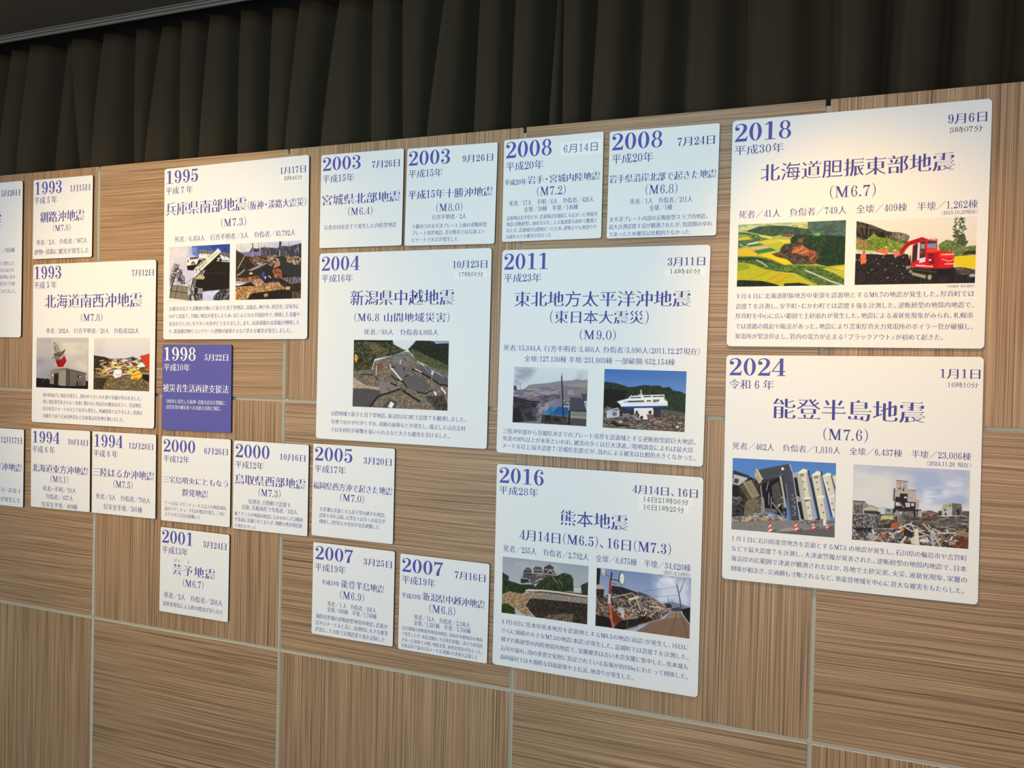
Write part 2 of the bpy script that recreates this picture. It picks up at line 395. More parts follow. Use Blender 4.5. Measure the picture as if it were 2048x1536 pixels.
class Face:
    def __init__(s, stem, hair, gx, gy, serif):
        s.lat = serif_glyphs(stem, hair); s.gx, s.gy, s.serif = gx, gy, serif; s.cache = {}
    def get(s, ch):
        """-> (verts array in em, faces, advance)"""
        if ch in s.cache: return s.cache[ch]
        if ch in s.lat or ch in FULL:
            g = s.lat[FULL.get(ch, ch)]
            v = np.concatenate([np.array(g.v) * CAP, np.array(g.lay, float)[:, None]], 1)
            adv = ADV[ch] if ch in ADV else 1.0
            if ch not in ADV: v[:, 0] += (1.0 - (v[:, 0].max() + v[:, 0].min())) / 2
            elif ch in '0123456789': v[:, 0] += (adv - .6 * CAP) / 2
            r = (v, g.f, adv)
        elif ch in ' 　': r = (np.zeros((0, 3)), [], .30 if ch == ' ' else 1.0)
        else:
            for k in (1.0, .6, .25, 0.0):
                cs, wd = song_style(OUT[ch], s.gx * k, s.gy * k, s.serif)
                v, f = fill_outline(cs)
                want = abs(sum(np.sum(c[:, 0] * np.roll(c[:, 1], -1) - c[:, 1] * np.roll(c[:, 0], -1)) for c in cs)) / 2
                got = 0.0
                for t in f:
                    q = v[list(t), :2]; got += abs(np.sum(q[:, 0] * np.roll(q[:, 1], -1) - q[:, 1] * np.roll(q[:, 0], -1))) / 2
                if abs(got - want) < .004 * want: break
            else: print('glyph fallback', ch, round(got / want, 4))
            v = np.concatenate([v, np.zeros((len(v), 1))], 1)
            for tp in wd:
                b = len(v); x, y = tp
                v = np.concatenate([v, np.array([(x - .085, y, 1), (x - .018, y + .040, 1), (x + .012, y + .004, 1), (x + .004, y - .015, 1)])])
                f.append((b, b + 3, b + 2, b + 1))
            adv = CJK_ADV.get(ch, 1.0)
            v = v.copy(); v[:, 0] -= X0.get(ch, 0)
            if adv < 1.0:
                if ch in '・：『': v[:, 0] -= (1 - adv) * (1.0 if ch == '『' else .5)
            v[:, 1] += 0.0
            r = (v, f, adv)
        s.cache[ch] = r; return r

def set_line(face, text, x, zc, w, em, fit, wide=1.10):
    """lay one line out from x (mm) over the width w (mm); returns one (verts in mm, faces) per entry"""
    gl = [face.get(c) for c in text]
    nat = sum(g[2] for g in gl) * em
    first, last = gl[0], gl[-1]
    lead = first[0][:, 0].min() * em if len(first[0]) else 0
    trail = (last[2] - last[0][:, 0].max()) * em if len(last[0]) else 0
    inkw = nat - lead - trail
    r = w / inkw
    sx = r if fit else min(r, wide)
    gap = 0.0 if (fit or r <= wide or len(gl) < 2) else (w - inkw * sx) / (len(gl) - 1)
    base = zc - 0.38 * em
    runs, V, F, nb, pen = [], [], [], 0, x - lead * sx
    for ch, (v, f, adv) in zip(text, gl):
        if len(v):
            V.append(np.stack([pen + v[:, 0] * em * sx, base + v[:, 1] * em, v[:, 2]], 1))
            F += [tuple(nb + i for i in t) for t in f]; nb += len(v)
        elif ch == '　' and V:                       # a wide blank starts a new entry
            runs.append((np.concatenate(V), F)); V, F, nb = [], [], 0
        pen += adv * em * sx + gap
    if V: runs.append((np.concatenate(V), F))
    return runs

# ------------------------------------------------------------------ printed photographs (painted point by point into the print's mesh)
PHOTO = {}
PHOTO['lighthouse']=((247, 230, 207),[
('G',[(203,187,166),(170,158,152)],[-3,800]),
('C',(150,140,146),[-6,401,406,409,296,814,-3,823],0.75,374,3),
('C',(172,160,156),[-9,0,311,-2,255,474,-6,479],0.6,299,2),
('C',(226,208,176),[463,86,1001,81,1001,686,617,581],0.8,374,2.5),
('P',(24,20,20),[-1,808,167,818,274,830,274,916,953,916,952,839,1001,842,1000,1000,0,1000],0.3),
('P',(138,124,108),[287,651,580,613,577,952,267,916],0),
('P',(108,97,84),[580,613,943,695,957,931,577,952],0.1),
('P',(86,72,60),[580,621,659,642,662,949,577,952],0),
('P',(40,32,26),[352,715,439,708,430,938,347,929],0),
('P',(156,140,120),[461,670,577,648,573,948,457,945],0),
('L',(70,58,48),[352,708,443,697],6.0),
('L',(55,44,38),[317,631,580,609,965,704],10.5),
('P',(168,153,134),[257,644,317,612,580,582,972,683,961,695,584,604,348,627,264,658],0),
('E',(240,235,225),[322,747],9.7,16.5),
('E',(26,21,19),[815,756],15.0,24.0),
('E',(225,215,200),[843,764],9.7,11.2),
('P',(50,43,38),[776,868,805,829,818,936,766,937],0),
('P',(92,83,72),[827,836,886,849,895,937,821,939],0),
('P',(192,175,154),[349,402,532,299,626,590,423,603],0),
('P',(168,22,12),[376,456,481,438,548,349,588,459,524,580,423,586],0),
('P',(140,18,10),[376,456,466,445,483,581,423,586],0),
('P',(172,152,134),[353,395,458,393,532,299,551,349,481,438,376,456],0),
('P',(120,103,86),[353,395,458,402,474,440,376,456],0),
('P',(120,104,86),[296,419,338,376,569,226,572,239,458,385,360,394,308,426],0),
('P',(68,56,47),[421,374,569,234,539,292,457,389],0),
('P',(98,84,70),[337,318,420,293,468,263,432,362,353,373],0),
('P',(160,146,128),[359,279,334,187,358,131,388,123,426,155,462,262,390,295],0),
('P',(132,117,102),[359,279,334,187,354,163,381,225,397,294],0),
('P',(80,66,55),[346,75,343,129,371,125],0),
('L',(196,180,160),[292,334,329,272,345,318],4.5),
('L',(196,180,160),[464,185,538,161,550,223],4.5),
('L',(70,62,64),[220,778,273,737],4.5),
('P',(30,26,28),[205,856,224,793,266,854],0),
('E',(90,82,84),[144,866],22.5,6.0)])
PHOTO['debris']=((252, 236, 207),[
('G',[(238,220,186),(224,208,194)],[0,367]),
('C',(205,192,182),[0,0,232,0,164,365,-3,336],0.6,211,3),
('T',[(60,46,28),(112,88,52),(152,122,82),(86,66,42),(40,31,23),(178,152,112)],[-6,337,186,364,308,400,589,388,700,357,831,400,995,383,1000,1000,0,1000],18.2,1.0),
('T',[(34,28,20),(60,50,34),(90,78,56),(24,20,16)],[-3,336,77,351,200,364,308,422,202,582,0,662],15.4,1.0),
('D',[(205,165,105),(232,202,155),(122,82,44),(160,112,62),(62,44,28),(235,215,185)],[150,425,825,400,855,678,23,730],150,[28.1,105.3],[7.0,18.2],0.1),
('T',[(96,77,46),(142,117,78),(166,142,102),(72,57,37),(116,96,62)],[-2,761,354,736,663,713,870,751,1000,821,1000,1000,0,1000],21.1,1.0),
('T',[(60,48,26),(96,80,44),(44,34,22)],[-2,768,254,769,170,990,0,1000],18.2,1.0),
('P',(240,190,70),[606,633,689,579,757,533,744,593,690,653,613,670],0),
('P',(245,192,60),[683,690,786,599,862,649,869,722,802,783,663,772],0),
('P',(215,120,30),[725,748,801,746,788,787,719,785],0),
('L',(110,70,20),[690,719,800,687,862,649],7.0),
('L',(100,64,24),[711,660,786,599],8.4),
('P',(248,236,217),[357,698,381,616,451,592,515,627,509,724,397,772],0),
('L',(110,90,70),[396,690,453,711,495,687],7.0),
('P',(247,232,204),[764,533,866,450,928,530,833,554],0),
('L',(238,203,145),[217,608,409,548,584,518],12.6),
('L',(220,172,104),[153,734,296,696],12.6),
('L',(238,210,165),[523,687,690,671],15.4),
('L',(120,70,40),[253,634,352,601],14.0),
('E',(236,190,60),[352,526],35.1,23.9),
('E',(226,176,62),[189,646],42.1,21.1),
('P',(50,45,48),[693,335,756,415,694,439],0),
('P',(226,72,36),[820,341,1000,288,999,620],0),
('L',(180,44,18),[865,329,1000,550],8.4),
('L',(180,44,18),[906,318,1000,463],8.4),
('L',(180,44,18),[953,303,1001,382],7.0),
('P',(36,26,20),[868,568,991,620,1000,828,884,773],0),
('L',(212,132,62),[875,604,984,605],11.2),
('L',(225,150,70),[875,641,991,645],11.2),
('L',(235,180,100),[876,667,991,675],9.8)])
PHOTO['highway']=((250, 236, 216),[
('G',[(222,205,196),(214,200,210)],[28,896]),
('P',(58,92,168),[375,4,1000,0,1003,255,474,207,390,158],0),
('P',(38,68,150),[637,2,1000,0,1002,188,774,125],0),
('C',(150,160,205),[277,0,486,4,495,201,273,266],0.9,179,1),
('C',(240,222,210),[0,0,333,7,377,210,265,227,3,376],0.8,207,1.4),
('P',(24,20,18),[429,576,680,307,828,150,1000,314,998,796,562,837,430,727],0),
('L',(60,56,52),[614,507,995,518],5.5),
('P',(140,130,122),[487,65,726,107,713,174,494,163],0),
('P',(242,228,200),[491,148,713,174,673,239,502,227],0),
('L',(70,55,50),[487,111,727,141],6.9),
('L',(60,50,46),[487,65,501,163],6.9),
('L',(60,50,46),[535,71,550,188],5.5),
('L',(60,50,46),[627,91,649,201],5.5),
('L',(70,58,54),[487,65,726,107],6.9),
('P',(30,25,26),[495,235,612,244,550,286,427,409,481,268],0),
('L',(220,205,180),[495,246,557,260],9.7),
('P',(120,112,106),[841,136,1002,166,999,236,848,196],0),
('P',(236,226,216),[832,187,909,217,999,255,1000,292,869,278],0),
('P',(228,218,208),[863,293,1000,307,1000,324,863,308],0),
('L',(40,34,32),[875,152,916,251],6.9),
('L',(40,34,32),[935,126,996,277],8.3),
('E',(60,55,60),[916,95],12.4,17.9),
('L',(50,45,60),[916,73,935,126],5.5),
('E',(220,210,195),[819,252],23.4,9.7),
('E',(225,215,200),[809,289],20.7,8.3),
('P',(242,228,195),[286,236,307,207,495,193,495,246,461,335,301,355],0),
('P',(80,70,116),[342,210,493,196,488,238,349,250],0),
('P',(60,52,60),[304,260,325,238,327,291,308,298],0),
('E',(42,36,32),[402,321],31.7,26.2),
('E',(205,186,156),[402,337],18.6,17.9),
('P',(20,18,18),[294,356,468,337,407,448,309,438],0),
('P',(238,226,192),[424,417,700,173,807,67,858,133,681,315,435,538],0),
('L',(120,118,96),[443,440,462,420],20.7),
('L',(120,118,96),[482,380,523,339],17.9),
('L',(120,118,96),[537,334,571,298],17.9),
('L',(125,122,100),[578,287,612,255],15.2),
('L',(140,136,110),[445,489,466,467],15.2),
('L',(140,136,110),[486,442,524,402],16.5),
('L',(140,136,110),[538,387,582,348],16.5),
('L',(140,136,110),[592,333,629,297],12.4),
('L',(150,145,118),[639,223,774,106],9.7),
('L',(160,155,128),[680,255,794,148],8.3),
('L',(205,215,225),[800,74,841,136],9.7),
('P',(202,178,120),[436,583,518,511,594,566,581,613,463,603],0),
('D',[(225,215,195),(90,80,60),(40,34,28)],[517,458,593,476,573,543,518,511],14,[20.7,48.3],[5.5,9.7],None),
('P',(122,107,97),[408,583,463,592,430,765,367,748],0),
('L',(40,34,30),[411,583,374,748],17.9),
('L',(205,195,185),[282,609,401,567],5.5),
('L',(60,50,46),[262,684,394,590],5.5),
('P',(150,138,132),[6,576,75,318,167,322,85,640,21,731],0),
('L',(205,186,176),[13,623,93,311],8.3),
('L',(200,182,170),[50,724,153,321],9.7),
('D',[(60,50,46),(40,34,32),(215,200,190)],[20,577,89,319,160,322,71,686],40,[20.7,62.0],[4.1,9.7],None),
('L',(45,38,36),[21,792,112,503],16.5),
('D',[(50,42,40),(30,26,26),(90,80,76)],[118,381,175,383,240,554,255,699,142,696,105,564],46,[27.6,82.7],[5.5,12.4],None),
('L',(70,60,58),[175,399,191,690],6.9),
('L',(70,60,58),[221,416,226,584],5.5),
('L',(90,80,78),[175,422,221,424],5.5),
('L',(90,80,78),[175,460,221,462],5.5),
('L',(90,80,78),[176,506,222,504],5.5),
('L',(40,34,34),[254,547,255,692],13.8),
('P',(142,128,98),[35,693,318,735,313,983,8,931],0),
('L',(60,50,38),[29,804,466,876],11.0),
('L',(60,50,38),[146,715,98,948],9.7),
('L',(80,70,52),[231,729,208,958],5.5),
('L',(70,60,44),[35,693,318,738],6.9),
('L',(50,42,34),[49,693,15,931],13.8),
('P',(130,122,112),[318,739,562,776,563,992,303,983],0),
('D',[(60,54,50),(190,180,168),(40,36,34),(110,100,92)],[318,747,548,776,550,972,313,968],34,[27.6,75.8],[13.8,34.5],1.4),
('P',(28,24,22),[423,757,486,767,473,865,424,856],0),
('P',(152,142,128),[486,767,562,773,562,874,487,873],0),
('P',(240,222,198),[8,938,299,979,299,998,0,1000],0),
('P',(205,200,218),[569,838,841,812,734,995,563,992],0),
('C',(240,228,222),[569,838,841,812,781,917,570,912],0.8,83,2),
('T',[(30,28,34),(92,88,88),(150,142,136),(20,18,22)],[740,916,848,807,998,796,1000,1000,734,995],27.6,1.0)])
PHOTO['ruins']=((248, 237, 218),[
('G',[(232,220,202),(222,212,205)],[5,175]),
('C',(205,196,210),[412,-31,1000,0,1001,176,544,155],0.9,389,1),
('T',[(52,50,62),(70,66,84),(44,42,52),(60,56,58)],[229,132,249,81,321,107,439,87,628,114,724,82,820,94,940,64,1000,52,999,365,51,259,50,161,216,154],19.5,1.0),
('P',(128,118,150),[63,158,236,159,355,168,356,257,124,232],0.15),
('L',(40,36,42),[261,0,266,97],14.3),
('L',(205,198,205),[266,97,266,216],7.8),
('L',(52,48,54),[684,0,683,161],36.3),
('L',(232,222,216),[377,28,376,273],7.1),
('L',(226,216,212),[676,153,676,278],7.1),
('L',(120,110,118),[82,9,87,178],4.5),
('L',(120,110,118),[134,61,137,158],4.5),
('D',[(110,104,116),(180,172,180),(90,84,96)],[347,12,452,76,608,84,851,45,991,66,967,262,349,234],60,[32.4,90.9],[2.6,5.2],1.5),
('T',[(30,25,23),(46,38,32),(22,20,22),(62,50,42)],[1,107,171,234,454,246,674,263,999,263,1000,1000,0,1000],23.4,1.0),
('D',[(152,112,82),(192,152,122),(112,72,52),(72,52,42),(205,180,155)],[204,236,635,247,668,351,546,412,272,402],120,[19.5,71.4],[5.2,13.0],0.3),
('D',[(172,152,132),(112,92,72),(202,172,112)],[764,260,999,278,1000,430,803,386],50,[19.5,58.4],[6.5,14.3],None),
('P',(60,44,34),[1,107,124,225,33,460,5,474],0.4),
('L',(212,194,170),[144,218,33,445],7.8),
('L',(66,50,40),[197,243,500,359],15.6),
('P',(162,142,140),[186,484,337,408,494,359,364,442,259,487],0),
('L',(152,138,144),[27,564,87,522,140,468],19.5),
('P',(34,42,46),[681,278,777,356,1000,459,998,626,728,566,694,418],0.2),
('P',(182,124,98),[582,465,617,356,684,345,682,421],0),
('T',[(172,92,52),(202,132,92),(112,62,40),(60,42,36)],[566,487,650,468,708,499,715,638,600,620],19.5,1.0),
('T',[(152,92,62),(112,62,46),(192,132,102),(70,48,40)],[-2,601,154,606,365,576,379,679,222,690,-1,661],20.8,1.0),
('T',[(202,152,122),(152,102,72),(222,182,152),(92,62,48)],[241,668,379,628,458,704,677,703,684,762,301,773],20.8,1.0),
('T',[(192,132,70),(222,162,102),(142,92,48),(92,57,32),(232,182,122)],[-1,765,235,757,354,782,691,740,774,822,485,859,256,883,191,985,2,1000],19.5,1.0),
('T',[(122,107,107),(72,62,62),(162,147,142),(46,39,41)],[690,638,994,625,995,727,856,745],18.2,1.0),
('P',(190,172,168),[-2,661,222,688,49,722,-1,713],0),
('P',(246,236,222),[-1,717,169,710,43,745,-1,735],0),
('P',(20,17,17),[43,748,235,697,308,759],0),
('E',(28,25,32),[482,557],81.1,120.1),
('E',(74,64,145),[430,570],24.7,41.5),
('E',(226,216,216),[463,619],10.4,16.9),
('L',(192,187,192),[509,588,547,626],11.7),
('E',(226,202,124),[240,536],27.3,13.0),
('P',(25,21,21),[256,890,485,859,762,837,864,919,858,999,211,993],0.4),
('P',(202,142,98),[443,902,505,896,499,947,444,950],0),
('P',(212,162,122),[774,786,838,788,832,842,768,840],0),
('L',(235,195,130),[223,875,178,955],16.9),
('T',[(92,72,56),(52,42,36),(122,96,74)],[864,883,999,864,1000,1000,864,997],19.5,1.0)])
PHOTO['road']=((205, 222, 226),[
('G',[(196,216,222),(190,212,220)],[-12,142]),
('P',(132,160,190),[838,2,1000,0,999,49,869,38],0),
('T',[(26,38,22),(50,60,35),(76,80,54),(36,46,28),(92,94,70)],[0,4,420,1,432,64,523,127,565,148,519,179,424,226,233,284,198,449,2,479],23.2,1.6),
('P',(18,26,18),[0,4,420,1,416,38,282,38,191,55,0,30],0.4),
('T',[(104,102,80),(80,84,58),(60,66,42)],[110,27,229,39,370,146,220,180],15.8,1.0),
('T',[(16,26,18),(28,40,26),(40,52,32),(20,30,20)],[581,133,632,58,662,3,792,2,843,13,869,45,997,38,998,431,813,373,683,290,602,169],23.2,1.0),
('T',[(56,66,40),(76,82,52),(92,92,60)],[607,118,670,152,992,352,998,445,813,380,677,298,624,198],17.9,1.0),
('T',[(90,88,80),(120,116,106),(75,72,66),(140,135,122),(100,96,86)],[0,1000,2,472,208,433,233,314,424,226,555,167,597,175,709,333,834,387,998,438,1000,1000],13.7,1.0),
('P',(112,116,116),[435,229,550,167,592,173,612,256,574,382,426,336],0.1),
('P',(112,76,32),[266,357,309,326,316,429,263,465],0.2),
('P',(96,98,102),[394,330,474,342,569,382,595,506,545,537,525,597,424,521,395,411],0.06),
('P',(86,87,92),[545,537,660,496,754,564,823,656,803,715,716,763,595,689,531,597],0.06),
('P',(82,86,94),[673,364,762,375,834,416,997,539,997,640,930,614,847,553,711,450],0.06),
('P',(152,147,134),[4,561,142,674,293,697,294,741,1,723],0.15),
('P',(72,74,78),[1,726,154,719,294,741,305,778,191,992,0,1000],0.06),
('P',(116,116,114),[292,623,399,621,506,671,517,700,317,807,294,741],0.06),
('P',(70,72,76),[392,862,488,900,458,1001,320,995],0),
('L',(18,18,18),[413,514,451,564,536,604,579,682],13.7),
('L',(18,18,18),[627,417,711,457,816,540,920,629,997,643],15.8),
('L',(18,18,18),[191,992,274,839,317,807,380,781,517,707],16.9),
('L',(20,19,18),[533,729,613,798,718,887],19.0),
('L',(20,20,20),[680,743,768,767,839,713],12.6),
('L',(18,18,18),[410,632,474,666],15.8),
('L',(18,18,18),[948,772,997,943],9.5),
('L',(20,20,20),[245,536,270,590],9.5),
('L',(22,22,20),[90,516,226,518],9.5),
('L',(20,20,20),[401,400,451,394],11.6),
('L',(40,42,40),[435,222,582,224],3.7),
('L',(24,24,24),[541,259,568,302],10.5),
('L',(24,24,24),[548,398,544,435],11.6),
('L',(24,24,24),[551,530,597,506],9.5),
('L',(22,22,22),[368,693,401,747],7.4),
('L',(216,221,217),[417,418,520,582],12.6),
('L',(205,210,206),[510,289,503,352],7.4),
('L',(205,210,206),[394,352,412,433],8.4),
('L',(186,186,176),[256,387,250,510],8.4),
('L',(205,210,205),[659,415,727,460],7.4),
('L',(142,147,144),[725,340,810,467],6.3),
('L',(190,200,200),[725,340,743,365],7.4),
('L',(170,180,184),[814,416,949,512],5.3),
('L',(220,224,220),[866,737,884,797],19.0),
('L',(215,220,216),[931,672,975,749],14.8),
('P',(222,226,222),[414,897,449,932,426,994,384,980],0),
('L',(120,120,112),[611,191,657,299],4.2),
('L',(200,195,170),[613,191,624,227],5.3),
('L',(200,195,170),[685,298,686,327],7.4),
('L',(122,112,72),[840,452,819,721],11.6),
('P',(190,206,206),[830,438,851,444,844,499,823,489],0),
('E',(224,154,24),[31,280],16.9,26.3),
('E',(228,228,218),[27,235],7.4,7.4),
('L',(224,154,24),[27,306,36,336],10.5),
('E',(28,32,30),[87,304],21.1,14.8),
('T',[(46,43,41),(70,66,60),(30,28,28),(96,92,84)],[769,804,938,773,999,950,1000,1000,875,993],15.8,1.0)])
PHOTO['wave']=((192, 213, 209),[
('G',[(184,207,205),(176,198,200)],[-13,351]),
('C',(138,154,166),[0,0,330,-2,209,224,2,372],0.95,153,3),
('C',(150,158,154),[890,29,999,63,1005,361,785,370],0.5,177,1),
('P',(116,126,128),[158,388,206,325,290,302,468,276,585,242,804,211,855,191,918,204,1000,190,1002,376,159,412],0),
('P',(132,136,132),[697,313,840,270,1001,242,1003,406,700,404],0),
('P',(108,111,117),[3,422,375,356,697,313,1001,331,998,510,789,513,678,686,410,832,390,1003,0,1000],0),
('T',[(140,143,150),(112,115,122),(86,90,96),(125,128,135)],[3,426,493,340,669,345,644,505,380,579,5,528],29.5,5),
('T',[(110,110,116),(84,84,90),(66,68,74)],[138,552,643,452,645,528,417,639,138,576],35.4,4),
('T',[(24,26,28),(42,44,46),(64,66,68),(32,34,36)],[-1,536,95,554,212,588,381,602,323,690,341,952,0,1000],47.2,2.2),
('T',[(14,15,16),(26,27,28)],[-1,716,112,787,147,981,0,1000],47.2,1.0),
('P',(70,72,76),[264,740,441,637,434,815,340,929,278,855],0.25),
('C',(146,148,156),[323,698,459,629,627,529,560,669,398,840,328,922],0.85,94,1),
('P',(60,68,72),[1,340,29,339,51,377,52,418,3,420],0),
('L',(86,92,96),[92,298,99,406],5.3),
('P',(118,118,112),[877,366,1001,316,998,436,788,468],0),
('P',(132,137,136),[740,402,797,369,837,466,736,466],0),
('P',(92,116,136),[656,520,674,633,594,606],0),
('T',[(60,62,66),(120,124,126),(190,195,196),(40,42,46)],[686,564,773,559,764,666,689,662],20.1,1.0),
('P',(18,84,134),[525,679,762,681,752,842,410,822],0),
('P',(40,124,162),[525,679,619,681,505,826,410,822],0),
('D',[(60,134,172),(12,66,110)],[537,693,748,697,740,827,445,806],22,[70.8,112.2],[3.0,5.3],1.9),
('P',(56,65,77),[772,506,918,507,966,587,996,732,766,735],0.06),
('P',(64,72,80),[925,439,994,428,997,563,942,566],0),
('L',(24,26,32),[924,432,945,573],9.4),
('P',(150,154,150),[963,580,995,578,995,668,973,662],0),
('P',(52,51,51),[410,825,752,844,750,996,390,991],0.25),
('P',(16,16,17),[557,876,648,878,649,941,558,939],0),
('P',(18,18,18),[446,837,523,840,520,948,449,945],0),
('P',(112,117,111),[781,756,997,743,1001,1000,788,994],0),
('P',(64,66,64),[784,869,998,871,1001,1000,788,994],0),
('L',(152,154,147),[789,845,996,844],9.4),
('L',(18,20,24),[766,743,995,738],13.0),
('P',(16,19,23),[758,742,783,748,788,994,750,990],0),
('L',(19,21,27),[653,148,672,450,691,849],16.5),
('L',(30,33,38),[655,96,654,156],6.5),
('L',(42,46,52),[644,505,470,597,263,728],4.1),
('L',(42,46,52),[644,520,559,639,457,790],3.5),
('L',(52,56,60),[690,480,995,511],3.5),
('L',(110,120,124),[650,164,615,278],3.0)])
PHOTO['ship']=((207, 217, 212),[
('G',[(62,106,168),(90,136,184)],[-17,386]),
('P',(24,40,24),[1,218,138,232,248,269,317,297,407,277,507,250,590,257,678,250,728,285,798,267,849,324,930,335,1000,376,999,757,6,788],0),
('T',[(18,30,16),(34,50,28),(26,40,22),(42,60,34)],[1,226,138,240,248,277,317,305,507,257,678,257,728,293,799,278,849,332,1000,384,999,735,5,726],25.6,1.0),
('P',(12,16,12),[1,335,295,352,276,476,174,544,228,641,4,671],0.4),
('P',(34,50,30),[785,373,1001,421,1001,630,801,583],0.35),
('T',[(42,46,38),(92,90,80),(60,58,48),(120,116,106)],[693,635,997,675,1000,809,697,779],13.4,1.0),
('T',[(72,66,58),(112,104,94),(42,38,34),(142,132,120),(87,72,60)],[-4,711,49,629,108,657,363,787,532,813,707,747,998,720,1000,1000,0,1000],15.6,1.0),
('P',(178,185,188),[46,715,207,697,209,798,48,836],0),
('L',(176,176,170),[45,714,183,656,189,686],13.4),
('L',(138,138,132),[98,706,212,689],8.9),
('P',(96,106,116),[118,726,173,719,175,784,120,790],0),
('P',(52,44,38),[212,681,281,681,356,722,248,737],0),
('P',(112,117,117),[248,741,336,735,335,796,244,804],0),
('P',(20,20,20),[207,705,237,703,239,789,209,791],0),
('P',(217,220,211),[385,643,610,625,620,677,619,738,549,820,448,823,446,720,390,750],0),
('P',(40,42,38),[405,684,434,682,432,730,404,732],0),
('P',(30,32,30),[562,674,598,671,599,726,563,728],0),
('E',(42,38,32),[481,794],19.5,23.4),
('P',(40,45,62),[619,621,704,630,702,778,631,776],0),
('L',(60,62,66),[710,634,711,785],7.8),
('D',[(30,28,26),(150,146,138),(90,84,76)],[339,735,446,743,448,827,341,811],30,[16.7,33.4],[11.1,22.3],None),
('P',(122,78,62),[536,736,627,734,604,804,557,815],0),
('L',(160,140,130),[536,736,627,734],5.6),
('P',(228,234,231),[170,544,304,490,335,446,444,425,742,398,749,450,783,501,789,587,228,632,210,588],0),
('P',(120,132,134),[740,428,751,450,783,501,761,502,738,466],0),
('P',(46,62,64),[305,525,503,506,506,534,299,554],0),
('P',(46,62,64),[532,504,588,497,591,521,530,528],0),
('P',(66,80,80),[339,461,464,447,465,470,328,483],0),
('P',(52,68,62),[497,433,584,425,587,448,492,458],0),
('P',(52,68,62),[600,428,738,413,739,437,603,449],0),
('P',(96,106,108),[607,488,697,476,679,518,614,537],0),
('L',(225,230,228),[663,409,666,485],4.5),
('L',(60,50,40),[255,551,294,537],8.9),
('L',(150,160,160),[210,581,783,535],3.9),
('P',(150,160,205),[222,622,789,567,789,589,228,635],0),
('P',(28,54,132),[228,629,788,582,785,596,610,621,383,639,384,664,303,674],0),
('L',(222,227,224),[462,336,467,420],9.5),
('L',(200,205,204),[438,414,483,407],6.7),
('L',(220,225,222),[343,430,349,449],7.8),
('L',(152,147,137),[644,873,715,845,763,804],11.1),
('L',(140,135,126),[644,881,645,930],10.0),
('L',(140,135,126),[701,846,703,899],8.9),
('L',(162,124,114),[513,944,597,985],7.8),
('L',(162,130,120),[608,975,679,943],6.7),
('L',(170,160,150),[577,837,643,805],8.9),
('L',(170,120,115),[626,806,676,833],7.8),
('E',(222,217,207),[912,921],18.9,11.1),
('D',[(30,27,24),(160,152,142),(60,54,48)],[2,851,994,780,1000,981,5,984],60,[27.9,89.1],[4.5,10.0],0.15),
('P',(24,22,20),[91,923,136,865,195,923,366,933,196,969],0),
('E',(170,165,160),[223,882],25.1,15.6)])
